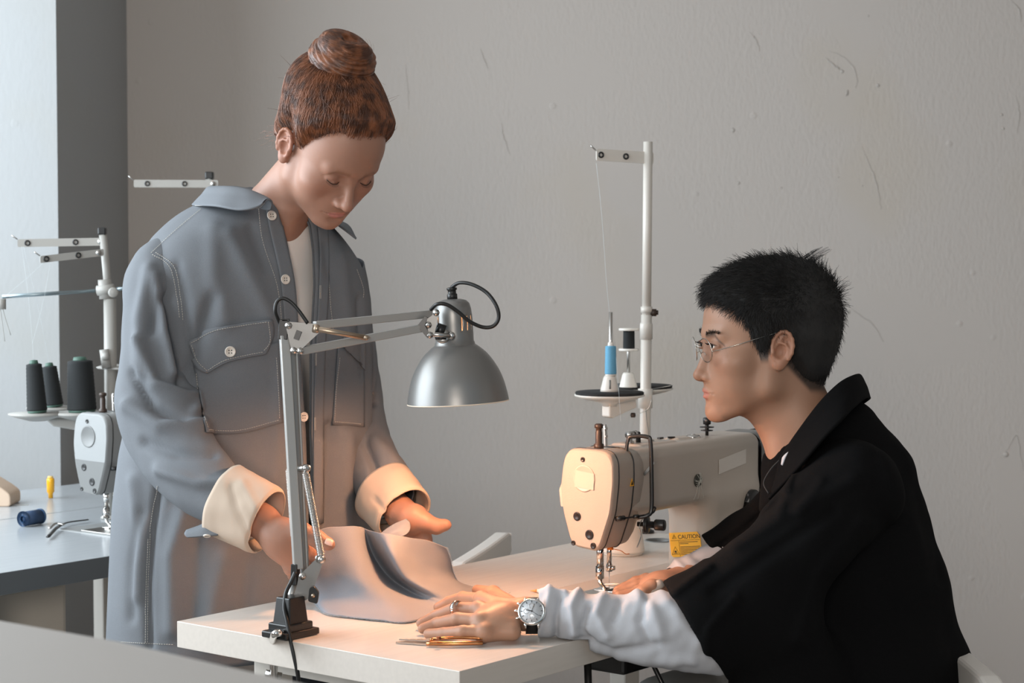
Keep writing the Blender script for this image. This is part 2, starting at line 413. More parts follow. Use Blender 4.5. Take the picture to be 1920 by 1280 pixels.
table(C1, 'pale sewing table behind the woman, carrying the black thread cones', cuts=[bed], tm=tabg)
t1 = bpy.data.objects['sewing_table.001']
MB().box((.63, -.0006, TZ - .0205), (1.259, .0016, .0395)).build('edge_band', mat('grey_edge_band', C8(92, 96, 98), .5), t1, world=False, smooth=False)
m_ = MB(); m_.box((.36, .30, TZ - .20), (.22, .14, .24)); m_.build('control_box', mat('cream_enamel', C8(196, 188, 176), .5), t1, world=False, smooth=False, bevel=.012)
m_ = MB(); m_.cyl((.02, .16, TZ - .16), (.18, .16, TZ - .16), .055, 28); m_.lathe([(.02, 0), (.062, .005), (.062, .02), (.02, .025)], (.18, .16, TZ - .16), (1, 0, 0), 28); m_.build('motor', greym, t1, world=False)
m_ = MB(); m_.tube([(.50, .05, TZ - .05), (.52, .05, TZ - .2), (.53, .04, TZ - .45)], .005, 8); m_.build('knee_lever', whitem, t1, world=False)
m_ = MB(); m_.tube(spline([(.62, .08, TZ - .05), (.60, .08, TZ - .12), (.56, .09, TZ - .22), (.55, .1, TZ - .4)], 20), .004, 8); m_.build('cable', whitem, t1, world=False)
C2 = C1 + .580 * B_
table(C2, 'pale sewing table against the bright pier, behind the black cones', depth=.395, tm=tabg)

# tall cutting counter that cuts across the near left corner
ctm = mat('pale_grey_laminate', C8(168, 163, 158), .5)
ca, cb, cc, cdn = PZ(-150, 1132, 1.0), PZ(660, 1296, 1.0), PZ(700, 1900, 1.0), PZ(-150, 1900, 1.0)
r = root('cutting_counter', 'blurred pale grey counter corner across the bottom left, nearest to the viewer', 'counter', (*((ca + cb) / 2)[:2], 0))
poly = [(p[0], p[1]) for p in (ca, (ca + cb) / 2 + V(.008, .012, 0), cb, cc, cdn)]
MB().prism(poly, (0, 0, .982), (1, 0, 0), (0, 1, 0), (0, 0, 1), .036).build('countertop', ctm, r, smooth=False, bevel=.008)
mid = (ca + cb + cc + cdn) / 4
for q in (ca, cb, cc, cdn):
    p = q + (mid - q) * .16; MB().box((p[0], p[1], .482), (.045, .045, .964)).build('leg', whitem, r, smooth=False)
# white chair backs
def chair(name_label, seatc, rz, zs=.83):
    r = root('wooden_chair', name_label, 'chair', (seatc[0], seatc[1], 0), rz)
    wm = mat('white_painted_wood', C8(224, 219, 212), .4)
    for sx in (-1, 1):
        a = [(sx * .19, .19, .0), (sx * .195, .20, .45), (sx * .20, .24, .70), (sx * .20, .27, .80)]
        m_ = MB(); q = spline(a, 14)
        for i in range(13): pass
        m_.tube(q, [.019] * 14, 8, flat=.8); m_.build('rear_leg', wm, r, world=False)
        m_ = MB(); m_.tube([(sx * .19, -.18, 0), (sx * .19, -.18, .43)], [.013, .018], 10); m_.build('front_leg', wm, r, world=False)
    m_ = MB(); th = np.linspace(-1, 1, 17)
    G = []
    for t in th:
        x = t * .235; yb = .275 + .005 * (1 - t * t)
        hz = .034 if abs(t) < .9 else .028
        G.append([(x, yb - .017, .82 - hz), (x, yb + .017, .82 - hz), (x, yb + .017, .82 + hz), (x, yb - .017, .82 + hz), (x, yb - .017, .82 - hz)])
    G = np.array(G); m_.grid(G); m_.add(G[0][:4], [(0, 1, 2, 3)]); m_.add(G[-1][:4], [(3, 2, 1, 0)]); m_.build('top_rail', wm, r, world=False, smooth=False, bevel=.006)
    for x in (-.1, 0, .1): MB().tube([(x, .205, .45), (x, .295, .785)], .008, 8).build('spindle', wm, r, world=False)
    MB().box((0, 0, .445), (.43, .43, .03)).build('seat', wm, r, world=False, smooth=False, bevel=.012)
    return r

def chair_z(r, zs):
    for o in bpy.data.objects:
        if o.parent is r: 
            for v_ in o.data.vertices: v_.co.z *= zs
d = V(.21, 1, 0) / np.linalg.norm(V(.21, 1, 0)); nn_ = V(-d[1], d[0], 0)
e = P(957, 1026, 4.15); q = e - d * .235 + nn_ * .29
chair_z(chair('white wooden chair behind the main table, only its back corner showing', q, math.atan2(d[1], d[0]) + math.pi), .83)
chair_z(chair('white wooden chair the man sits on, its back corner at the bottom right', (.44, 3.0), math.radians(-88)), .80)
# ---------------------------------------------------------------- sewing machines (local frame: x along the arm, y away from the operator, z from table top)
machm = mat('cream_hammered_enamel', C8(168, 156, 144), .34, bump=.25, bscale=900)
machs = mat('cream_enamel_smooth', C8(184, 174, 163), .32)
brown = mat('brown_plastic', C8(58, 44, 36), .4)
plugm = mat('dark_screw_plug', C8(34, 28, 25), .35)
labelm = mat('pale_label', C8(182, 166, 154), .35)
amber = mat('orange_plastic', C8(220, 120, 30), .4)
def text(name, s, loc, ex, ey, size, m, parent, world=False, align='LEFT', th=.00015):
    cu = bpy.data.curves.new(name, 'FONT'); cu.body = s; cu.size = size; cu.extrude = th; cu.align_x = align
    o = bpy.data.objects.new(name, cu); COL.objects.link(o)
    ex = nrm(ex); ey = nrm(ey); ez = np.cross(ex, ey)
    M4 = Matrix(((ex[0], ey[0], ez[0], loc[0]), (ex[1], ey[1], ez[1], loc[1]), (ex[2], ey[2], ez[2], loc[2]), (0, 0, 0, 1)))
    o.matrix_local = M4
    dg = bpy.context.evaluated_depsgraph_get(); me = bpy.data.meshes.new_from_object(o.evaluated_get(dg)); me.transform(M4)
    bpy.data.objects.remove(o); o = bpy.data.objects.new(name, me); COL.objects.link(o); me.materials.clear(); me.materials.append(m); o.parent = parent
    return o
def face_poly(s=1., dy=0., dz=0.):
    pts = [(.012, .2475), (-.050, .2475), (-.066, .242), (-.0735, .228), (-.0745, .195), (-.0685, .145), (-.047, .087), (-.038, .079), (.004, .083), (.0135, .092), (.0295, .140), (.0345, .185), (.030, .220), (.024, .238)]
    return [((y + .02) * s - .02 + dy, (z - .165) * s + .165 + dz) for y, z in pts]
def rounded(poly, rr=.006, n=4):
    out = []; m = len(poly)
    for i in range(m):
        p = V(*poly[i]); a = V(*poly[i - 1]) - p; b = V(*poly[(i + 1) % m]) - p; k = min(rr, np.linalg.norm(a) / 2.2, np.linalg.norm(b) / 2.2)
        A_, B2 = p + nrm(a) * k, p + nrm(b) * k
        for t in np.linspace(0, 1, n): out.append(tuple((1 - t) ** 2 * A_ + 2 * t * (1 - t) * p + t * t * B2))
    return out
machg = mat('cool_grey_enamel', C8(142, 144, 144), .36, bump=.2, bscale=900); machg2 = mat('darker_grey_enamel', C8(112, 113, 112), .38)
def machine(o0, label, main=True):
    machm, machs = (globals()['machm'], globals()['machs']) if main else (machg, machg)
    r = root('sewing_machine', label, 'sewing machine', o0, ROT, None)
    k = dict(world=False)
    S = SDF()
    S.box((.205, -.018, .1875), (.235, .050, .0565), .020)
    S.box((.346, -.018, .055), (.088, .049, .092), .030, .04)
    S.box((.085, -.018, .128), (.018, .026, .01), .008, .02)
        # flat lid and lugs on top
    S.box((.13, -.015, .243), (.055, .030, .004), .0035, .006); S.box((.23, -.02, .242), (.022, .014, .006), .004, .008)
    v, f = mesh_sdf(S, (-.06, -.10, -.02), (.50, .06, .27), .0032, keep=lambda q: (q[:, 2] > -.004))
    obj('arm_body', v, f, machs, r, **k)
    # head housing behind the face plate
    pl = rounded(face_poly(.995), .012)
    m_ = MB(); G = []
    for x, s_ in ((-.030, 1.0), (.012, 1.0), (.040, .97), (.056, .86)):
        G.append([(x, (y + .02) * s_ - .02, (z - .175) * s_ + .175) for y, z in pl + pl[:1]])
    G = np.array(G); m_.grid(G); m_.add(G[-1][:-1], [tuple(range(len(pl)))]); m_.add(G[0][:-1], [tuple(range(len(pl) - 1, -1, -1))])
    m_.build('head_housing', machm, r, **k, auto=40)
    m_ = MB(); pl2 = rounded(face_poly(1.0), .010); G = []
    for x, s_ in ((-.032, 1.004), (-.042, 1.004), (-.0455, .985), (-.047, .955)): G.append([(x, (y + .02) * s_ - .02, (z - .165) * s_ + .165) for y, z in pl2 + pl2[:1]])
    G = np.array(G); m_.grid(G); m_.add(G[-1][:-1], [tuple(range(len(pl2)))]); m_.add(G[0][:-1], [tuple(range(len(pl2) - 1, -1, -1))])
    fp = m_.build('face_plate', machm, r, **k, auto=60)
    # seams (dark gaskets) between plate and housing, housing and arm
    for nm, x, s_ in (('gasket', -.031, 1.0035), ('gasket', .013, 1.0035)):
        m_ = MB(); q = [(x, (y + .02) * s_ - .02, (z - .165) * s_ + .165) for y, z in pl2 + pl2[:1]]; m_.tube(q, .0012, 6, cap=False); m_.build(nm, blackp, r, **k)
    # badge
    m_ = MB(); m_.lathe([(.0225, 0), (.0225, .0012), (.0210, .0018), (.0195, .0010), (.0001, .0010)], (-.0468, -.015, .199), (-1, 0, 0), 36); m_.build('badge', labelm if main else machg2, fp, **k)
    if not main:
        low = [q for q in pl2 if q[1] < .150]; m_ = MB(); m_.prism([(y * .94 - .0012, z * .985 + .0022) for y, z in low], (-.0471, 0, 0), (0, 1, 0), (0, 0, 1), (1, 0, 0), .0006); m_.build('lower_panel', machg2, fp, **k, smooth=False)
    if main:
        m_ = MB(); m_.prism([(-.019, -.014), (.020, -.017), (.021, .010), (-.017, .014)], (-.0484, -.0155, .198), (0, -1, 0), (0, 0, 1), (1, 0, 0), .0006); m_.build('tape_patch', mat('masking_paper', C8(186, 170, 158), .7), fp, **k, smooth=False)
    for y, z, rr in ((-.0125, .2305, .0042), (-.001, .1345, .0075), (-.0265, .106, .0082), (.0065, .089, .0042), (-.0345, .088, .0055)):
        m_ = MB(); m_.lathe([(rr, 0), (rr, .0015), (rr * .85, .0022), (rr * .55, .0010), (.0001, .0008)], (-.0468, y, z), (-1, 0, 0), 20); m_.build('screw_plug', plugm if main else blackp, fp, **k)
    # presser lifter behind, thumb side
    m_ = MB(); m_.prism(rounded([(-.010, -.02), (.008, -.026), (.012, .004), (.004, .020), (-.006, .018)], .004), (-.02, .040, .170), (0, 1, 0), (0, 0, 1), (1, 0, 0), .014); m_.build('lifter', machs, r, **k, smooth=False)
    m_ = MB(); m_.box((-.014, .036, .197), (.012, .010, .022)); m_.build('lifter_block', machs, r, **k, smooth=False, bevel=.003)
    # presser regulator on top
    m_ = MB(); m_.lathe([(.0085, 0), (.0085, .008), (.0058, .010), (.0058, .029), (.0052, .030), (.0052, .035), (.0075, .036), (.0075, .041), (.005, .043)], (-.012, -.020, .2455), (0, 0, 1), 24); m_.build('regulator_knob', brown, r, **k)
    # thread guard bar
    q = [(.012, -.058, .235), (.012, -.063, .262), (.014, -.070, .268), (.022, -.094, .268), (.024, -.100, .258), (.026, -.101, .20), (.026, -.101, .148), (.020, -.097, .137), (.010, -.084, .134)]
    m_ = MB(); m_.tube(spline(q, 50), .0035, 8, flat=.6); m_.build('thread_guard', darkmetal, r, **k)
    m_ = MB(); m_.tube(spline([(-.030, -.072, .135), (-.010, -.080, .135), (.015, -.092, .137), (.030, -.100, .140), (.036, -.102, .147), (.030, -.103, .150), (.024, -.1, .142)], 40), .0016, 8); m_.cyl((-.034, -.072, .135), (-.018, -.076, .135), .0042); m_.cyl((-.002, -.085, .136), (.006, -.088, .136), .0035)
    m_.build('thread_guide', darkmetal, r, **k)
    # tension assembly
    m_ = MB(); c = V(.036, -.066, .118); ax = nrm(V(.35, -1, 0))
    m_.lathe([(.004, 0), (.004, .012), (.0145, .013), (.0155, .0145), (.013, .0155), (.013, .0165), (.0155, .0175), (.0145, .019), (.006, .020), (.0055, .033)], c, ax, 28); td = m_.build('tension_discs', darkmetal, r, **k)
    m_ = MB(); pr = []
    for i in range(40): pass
    m_.lathe([(.0085, .030), (.0095, .032), (.0095, .046), (.008, .048), (.0001, .048)], c, ax, 20); m_.build('tension_knob', blackp, r, **k)
    m_ = MB(); m_.tube(spline([c + V(0, -.01, .01), c + V(-.012, -.012, -.002), c + V(-.01, -.014, -.018), c + V(-.022, -.014, -.036)], 24), .0009, 6); m_.build('check_spring', steel, r, **k)
    # take-up lever peeping out, guides on top
    m_ = MB(); m_.prism(rounded([(-.003, 0), (.003, 0), (.0035, .042), (0, .047), (-.0035, .042)], .002), (.030, -.005, .238), (1, 0, 0), (0, .05, 1), (0, 1, 0), .003); o = m_.build('thread_post', steel, r, **k, smooth=False)
    m_ = MB(); m_.lathe([(.0036, .0), (.0036, .0012), (.0016, .0012), (.0016, 0)], (.030, -.0045, .276), (0, -1, 0), 16, closed=True); m_.lathe([(.0034, .0), (.0034, .0012), (.0016, .0012), (.0016, 0)], (.030, -.0052, .263), (0, -1, 0), 16, closed=True); m_.build('eyelet', chrome, o, **k)
    m_ = MB(); m_.prism(rounded([(0, 0), (.030, .017), (.033, .013), (.003, -.006)], .003), (.040, -.0745, .205), (1, 0, 0), (0, 0, 1), (0, 1, 0), .0015); m_.build('arm_thread_guide', chrome, r, **k, smooth=False)
    m_ = MB(); m_.lathe([(.008, 0), (.008, .004), (.005, .005), (.005, .009), (.0001, .0095)], (.085, -.015, .247), (0, 0, 1), 18); m_.cyl((.080, -.015, .262), (.100, -.015, .262), .0062, 14); m_.cyl((.0985, -.015, .262), (.102, -.015, .262), .0075, 14); m_.build('winder_screw', steel, r, **k)
    m_ = MB(); m_.lathe([(.0045, 0), (.004, .018), (.0022, .020)], (.112, -.015, .246), (0, 0, 1), 14); m_.build('bobbin_pin', blackp, r, **k)
    m_ = MB(); m_.lathe([(.005, 0), (.005, .003), (.002, .004)], (.145, -.02, .2465), (0, 0, 1), 14); m_.build('lid_screw', steel, r, **k)
    m_ = MB(); m_.box((.185, -.012, .249), (.012, .006, .003)); m_.box((.208, -.020, .249), (.012, .006, .003), np.array([[.8, .6, 0], [-.6, .8, 0], [0, 0, 1]])); m_.build('lid_clip', blackp, r, **k, smooth=False)
    m_ = MB(); m_.lathe([(.014, 0), (.014, .002), (.011, .005), (.004, .0055), (.004, .0065), (.0001, .007)], (.278, -.02, .2435), (0, 0, 1), 28); m_.build('oil_gauge', chrome, r, **k)
    m_ = MB(); m_.lathe([(.003, 0), (.003, .008), (.011, .009), (.011, .0105), (.0035, .011), (.0035, .014), (.013, .015), (.013, .0165), (.0035, .017), (.0035, .020), (.007, .021), (.0075, .032), (.006, .033)], (.325, -.02, .2435), (0, 0, 1), 20); m_.build('winder_tension', darkmetal, r, **k)
    # front: reverse dial, stitch dial, white tape, screw
    m_ = MB(); m_.lathe([(.0115, 0), (.0115, .003), (.009, .0045), (.0001, .0048)], (.2185, -.0672, .175), (0, -1, 0), 28); m_.build('arm_cap', mat('dark_green_plastic', C8(52, 52, 46), .4), r, **k)
    m_ = MB()
    for i in range(9):
        a = rng.uniform(0, 6.28); b = a + rng.uniform(1.8, 3.8); c1 = V(.2185, -.0725, .175)
        m_.tube(spline([c1 + V(math.cos(a) * .012, 0, math.sin(a) * .014), c1 + V(rng.uniform(-.004, .004), -.002, rng.uniform(-.004, .004)), c1 + V(math.cos(b) * .012, 0, math.sin(b) * .014)], 12), .00035, 4)
    for dx in (-.012, -.003, .010): m_.tube(spline([c1 + V(dx * .4, 0, -.008), c1 + V(dx, -.001, -.022), c1 + V(dx * 1.5, .0005, -.032)], 10), .00035, 4)
    if main: m_.build('loose_thread', mat('pale_thread', C8(200, 200, 190), .8), r, **k)
    m_ = MB(); m_.prism([(0, 0), (.092, .012), (.092, .038), (0, .026)], (.288, -.0693, .180), (1, 0, 0), (0, 0, 1), (0, 1, 0), .0006); 
    if main: m_.build('tape_label', mat('white_tape', C8(214, 208, 200), .5), r, **k, smooth=False)
    m_ = MB(); nn = 48; prof = [(.021, 0), (.021, .014), (.017, .0165), (.006, .017), (.0001, .017)]; m_.lathe([(.0235, 0), (.0235, .002), (.021, .003)] + prof, (.392, -.067, .122), (0, -1, 0), nn); m_.build('stitch_dial', blackp, r, **k)
    # rear cover and handwheel
    S = SDF(); S.box((.462, -.018, .178), (.042, .052, .066), .028); v, f = mesh_sdf(S, (.40, -.09, .10), (.52, .05, .26), .003, keep=lambda q: q[:, 0] > .436)
    obj('end_cover', v, f, greym, r, **k)
    m_ = MB(); m_.lathe([(.03, 0), (.062, .004), (.066, .012), (.066, .020), (.058, .026), (.03, .026), (.0001, .022)], (.500, -.018, .178), (1, 0, 0), 44); m_.build('handwheel', blackp, r, **k)
    # bed, plates
    m_ = MB(); m_.box((.18, -.02, -.020), (.484, .176, .044)); m_.build('bed', machs, r, **k, smooth=False, bevel=.003)
    m_ = MB(); m_.box((-.022, -.045, .0032), (.060, .100, .0022)); m_.build('slide_plate', steel, r, **k, smooth=False, bevel=.0006)
    m_ = MB(); m_.prism(rounded([(-.008, -.030), (.026, -.030), (.030, .022), (-.010, .022)], .006), (.010, -.018, .0036), (1, 0, 0), (0, 1, 0), (0, 0, 1), .0026); m_.build('throat_plate', chrome, r, **k, smooth=False)
    # presser bar, foot, needle bar
    m_ = MB(); m_.cyl((-.002, -.016, .047), (-.002, -.016, .09), .0062, 16); m_.cyl((-.002, -.016, .02), (-.002, -.016, .05), .0036, 12); m_.box((-.003, -.016, .036), (.012, .009, .022)); m_.build('presser_bar', chrome, r, **k)
    m_ = MB(); G = spline([(-.004, -.016, .034), (-.004, -.016, .022), (.002, -.018, .013), (.006, -.020, .008), (.014, -.021, .0062)], 16); m_.tube(G, .0045, 8, flat=.6); m_.box((.008, -.022, .0062), (.030, .012, .0025)); m_.cyl((-.012, -.016, .028), (.002, -.016, .028), .003, 10); m_.build('presser_foot', chrome, r, **k, auto=35)
    m_ = MB(); m_.tube(spline([(.0, -.020, .016), (.006, -.045, .018), (.010, -.052, .018), (.011, -.054, .012), (.010, -.052, .005), (.008, -.040, .004)], 30), .0012, 6); m_.build('finger_guard', steel, r, **k)
    m_ = MB(); m_.cyl((.016, -.022, .048), (.016, -.022, .088), .0042, 14); m_.cyl((.016, -.022, .036), (.016, -.022, .048), .0056, 14); m_.box((.018, -.026, .042), (.006, .010, .007)); nb = m_.build('needle_bar', chrome, r, **k)
    m_ = MB(); m_.tube([(.016, -.022, .038), (.016, -.022, .004)], [.0009, .0004], 6); m_.build('needle', steel, nb, **k)
    m_ = MB(); m_.lathe([(.0001, 0), (.0055, .001), (.0055, .006), (.003, .008)], (.016, -.024, .072), (0, 0, 1), 12); m_.tube(spline([(.016, -.028, .075), (.022, -.042, .072), (.03, -.046, .066), (.036, -.05, .066)], 14), .0007, 5); m_.build('bar_clip', amber if main else steel, nb, **k)
    if main:
        # hazard triangle on the housing side and caution sticker on the pillar
        ye = mat('caution_yellow', C8(238, 172, 44), .45); bk = mat('sticker_ink', (.02, .015, .01), .6)
        m_ = MB(); m_.prism([(-.006, -.006), (.006, -.006), (0, .007)], (.004, -.0765, .192), (1, 0, 0), (0, 0, 1), (0, 1, 0), .0006); m_.build('warning_triangle', ye, r, **k, smooth=False)
        m_ = MB(); m_.prism([(-.003, -.004), (.003, -.004), (0, .003)], (.004, -.0769, .192), (1, 0, 0), (0, 0, 1), (0, 1, 0), .0006); m_.build('triangle_mark', bk, r, **k, smooth=False)
        an = math.radians(7.5); ex = V(0, -math.cos(an), math.sin(an)); ez = V(0, math.sin(an), math.cos(an)); o_ = V(.2572, .0110, .0265); W, Hh = .066, .044; nx_ = V(-1, 0, 0)
        def sp(u, w_, d=0.): return o_ + ex * u + ez * w_ + nx_ * d
        st = MB(); st.prism([(0, .004), (0, Hh), (W - .006, Hh), (W, Hh - .010), (W, 0), (.004, 0)], o_, ex, ez, nx_, .0008); stk = st.build('caution_sticker', ye, r, **k, smooth=False)
        text('lettering', 'CAUTION', sp(.0185, Hh - .0115, .0006), ex, ez, .0105, bk, stk)
        m_ = MB()
        def rect(x, z, w_, h_): m_.prism([(0, 0), (w_, 0), (w_, h_), (0, h_)], sp(x, z, .0007), ex, ez, nx_, .0003)
        rect(.002, .0295, W - .004, .0005); rect(.0195, .001, .0004, .0285)
        for z, w_ in ((.026, .038), (.0232, .018), (.0175, .042), (.0148, .042), (.0121, .036), (.0094, .042), (.0067, .030), (.004, .040)): rect(.0215, z, w_, .0009)
        def tri(cx, cz, s_): m_.tube([sp(cx - s_, cz, .0007), sp(cx + s_, cz, .0007), sp(cx, cz + 1.75 * s_, .0007), sp(cx - s_, cz, .0007)], .0004, 4)
        tri(.0105, .0050, .0078); tri(.0105, .0335, .0040); rect(.0085, .0085, .004, .003); rect(.0070, .0066, .007, .0011); rect(.0102, .0350, .0007, .0026)
        m_.build('printed_lines', bk, stk, **k, smooth=False)
    return r
machine(tuple(N0), 'cream industrial sewing machine lit by the lamp, yellow caution sticker on its pillar', True)
machine(tuple(N1), 'white sewing machine behind the woman, below the three black cones', False)
# ---------------------------------------------------------------- heads
class Fr:
    """local frame: x = person's right, y = forward, z = up; s = scale"""
    def __init__(s, o, R, U, k=1.):
        s.o = np.asarray(o, float); R = nrm(R); U = nrm(np.asarray(U, float) - np.dot(U, R) * R); Fw = np.cross(U, R)
        s.M = np.stack([R, Fw, U], 1); s.k = k
    def __call__(s, x, y, z): return s.o + s.M @ (np.array([x, y, z]) * s.k)
    def inv(s, p): return (p - s.o) @ s.M / s.k
def head_sdf(S, h, sex='m', closed=True):
    k = h.k; M = h.M; fem = sex == 'f'
    def zm(c):
        c = np.array(c, float)
        if fem and c[2] < -.040: c[2] = -.040 + (c[2] + .040) * .80
        return c
    def E(c, r, kk=.01, op='u', R=None):
        c = zm(c)
        RR = M if R is None else M @ R
        S.ell(h(*c), np.array(r) * k, kk * k, RR, op)
    def Cp(a, b, ra, rb, kk=.01, op='u'):
        a = zm(a); b = zm(b); S.cap(h(*a), h(*b), ra * k, rb * k, kk * k, op)
    jw = .90 if fem else 1.
    E((0, 0 if fem else -.010, .042), (.0735, .096, .083), .02)
    fd = 0 if fem else -.010
    ny, nz = (0, 0) if fem else (-.007, -.007)
    E((0, .048 + fd, .040), (.057, .0485 if fem else .047, .058), .025)
    E((0, .040, -.020), (.061 * (.97 if fem else 1), .050, .064), .025)
    for s_ in (-1, 1):
        E((s_ * .044, .058, -.020), (.022, .024, .019), .022)
        Cp((s_ * .0515 * jw, .010, -.060 if not fem else -.056), (s_ * .016, .072, -.101), .0145, .012, .022)
        Cp((s_ * .056 * jw, .004, -.02), (s_ * .0515 * jw, .010, -.060 if not fem else -.056), .014, .0145, .022)
    E((0, .038, -.066), (.043 * jw, .045, .040), .025)
    for s_ in (-1, 1): E((s_ * .034, .050, -.050), (.022, .026, .026), .022)
    E((0, .082, -.1005), (.017 * jw, .0145, .0145), .016)
    E((0, .0690, -.066), (.034, .0260, .034), .016)
    E((0, .0720 + ny * .6, -.040), (.030, .0230, .026), .014)
    for s_ in (-1, 1):
        Cp((s_ * .008, .0905 + fd * .7, .026), (s_ * .040, .080 + fd * .6, .025), .009 if not fem else .0075, .007, .014)
    for s_ in (-1, 1):
        E((s_ * .031, .1025, .009), (.0175, .0145, .0115), .010, 's')
    for s_ in (-1, 1):   # eyeball under its lids
        E((s_ * .031, .0790, .008), (.0128, .0128, .0120), .004)
        if closed:
            Cp((s_ * .020, .0885, .0045), (s_ * .031, .0915, .0012), .0014, .0016, .003)
            Cp((s_ * .031, .0915, .0012), (s_ * .0425, .0835, .0040), .0016, .0013, .003)
        else:
            Cp((s_ * .020, .0885, .0095), (s_ * .031, .0925, .0125), .0014, .0018, .002)
            Cp((s_ * .031, .0925, .0125), (s_ * .044, .0825, .0085), .0018, .0014, .002)
            Cp((s_ * .020, .0885, .0075), (s_ * .032, .0910, .0025), .0010, .0014, .003)
            Cp((s_ * .032, .0910, .0025), (s_ * .044, .0825, .0070), .0014, .0010, .003)
            E((s_ * .0325, .0935, .0075), (.0105, .0065, .0036), .0015, 's')
    Cp((0, .0885 + ny, .016), (0, .1090 + ny, -.026 + nz), .0062, .0078, .010)
    E((0, .1040 + ny, -.0340 + nz), (.0092, .0130, .0085), .007)
    E((0, .1125 + ny, -.0325 + nz), (.0090, .0088, .0082), .006)
    for s_ in (-1, 1):
        E((s_ * .0112, .0995 + ny, -.0365 + nz), (.0062, .0095, .0066), .0055)
    for s_ in (-1, 1):
        E((s_ * .0062, .1060 + ny, -.0430 + nz), (.0033, .0052, .0036), .002, 's')
    # lips
    for s_ in (-1, 1):
        if not fem: Cp((s_ * .018, .0895, -.0672), (s_ * .003, .0950, -.0642), .0034, .0044, .004); Cp((s_ * .016, .0890, -.0722), (s_ * .001, .0938, -.0752), .0034, .0050, .004)
        Cp((s_ * .0235, .0850, -.0685), (s_ * .004, .0935, -.0640), .0030, .0042, .004)
        Cp((s_ * .021, .0860, -.0705), (s_ * .001, .0925, -.0745), .0030, .0050, .004)
    for s_ in (-1, 1):
        Cp((s_ * .0265, .0885, -.0690), (0, .0990, -.0692), .0008, .0012, .0022, 's')
    E((0, .0995, -.0835), (.018, .0060, .0050), .006, 's')
    # ears
    for s_ in (-1, 1):
        t = .20; Re = np.array([[1, 0, 0], [0, math.cos(t), -math.sin(t)], [0, math.sin(t), math.cos(t)]])
        y = .30 * s_; Rz = np.array([[math.cos(y), -math.sin(y), 0], [math.sin(y), math.cos(y), 0], [0, 0, 1]]); RR = Rz @ Re
        c = V(s_ * .0765, -.010, -.002)
        E(c, (.0052, .0165, .029), .005, 'u', RR)
        E(c + RR @ V(s_ * .0015, .001, -.022), (.0055, .0095, .011), .004, 'u', RR)
        ringp = []
        for a in np.linspace(math.radians(-40), math.radians(235), 12):
            # helix: from above the canal over the top and down the back
            ringp.append(h(*(c + RR @ V(s_ * .0035, -.0165 * math.cos(a) * (1.0 if math.cos(a) > 0 else .95), .0035 + .0255 * math.sin(a)))))
        S.chain(ringp, [.0030 * k] * len(ringp), .002 * k)
        E(c + RR @ V(s_ * .0060, .0015, -.003), (.0080, .0088, .0125), .002, 's', RR)
        E(c + RR @ V(s_ * .0062, -.004, .012), (.0060, .0075, .0100), .002, 's', RR)
        S.chain([h(*(c + RR @ V(s_ * .0035, yy, zz))) for yy, zz in ((-.011, -.010), (-.0105, .002), (-.004, .009), (.006, .0105))], [.0022 * k] * 4, .0015 * k)
        E(c + RR @ V(s_ * .0045, .0135, -.006), (.0040, .0030, .005), .003, 'u', RR)
def head_albedo(h, p, skin, lip, sex='m', brow=None):
    q = h.inv(p); x, y, z = np.abs(q[:, 0]), q[:, 1], q[:, 2].copy()
    if sex == 'f': z = np.where(z < -.040, -.040 + (z + .040) / .80, z)
    col = np.tile(np.array(skin), (len(p), 1))
    def mixc(m, c): m = m[:, None]; col[:] = col * (1 - m) + np.array(c) * m
    front = ss(.05, .08, y)
    zone = front * np.exp(-((x / .0215) ** 6)) 
    m = zone * ss(-.082, -.0785, z) * (1 - ss(-.0625 - .12 * x, -.0595 - .12 * x, z)) * (1 - ss(.014, .022, x + np.abs(z + .069) * 1.0)) * ss(.083, .088, y)
    mixc(np.clip(m, 0, 1) * .9, lip)
    m = front * np.exp(-((x - .045) ** 2 / .022 ** 2 + (z + .022) ** 2 / .022 ** 2)); mixc(m * .28, (skin[0] * 1.0, skin[1] * .72, skin[2] * .66))
    m = np.exp(-((x / .012) ** 2 + (z + .034) ** 2 / .012 ** 2)) * ss(.095, .105, y); mixc(m * .25, (skin[0], skin[1] * .7, skin[2] * .62))
    m = ss(.068, .074, x) * (1 - ss(.02, .03, y)) * ss(-.035, -.03, z); mixc(m * .35, (skin[0], skin[1] * .66, skin[2] * .58))
    m = front * np.exp(-((x - .031) ** 2 / .016 ** 2 + (z - .006) ** 2 / .010 ** 2)); mixc(m * .25, (skin[0] * .8, skin[1] * .6, skin[2] * .55))
    if brow is not None:
        zc = .0245 + .07 * (x - .014) - 1.6 * np.maximum(x - .036, 0) ; wd = .0034 * (1 - ss(.030, .052, x)) + .0014
        m = ss(.010, .015, x) * (1 - ss(.046, .052, x)) * np.exp(-((z - zc) / wd) ** 2) * front; mixc(m * .75, brow)
    return col
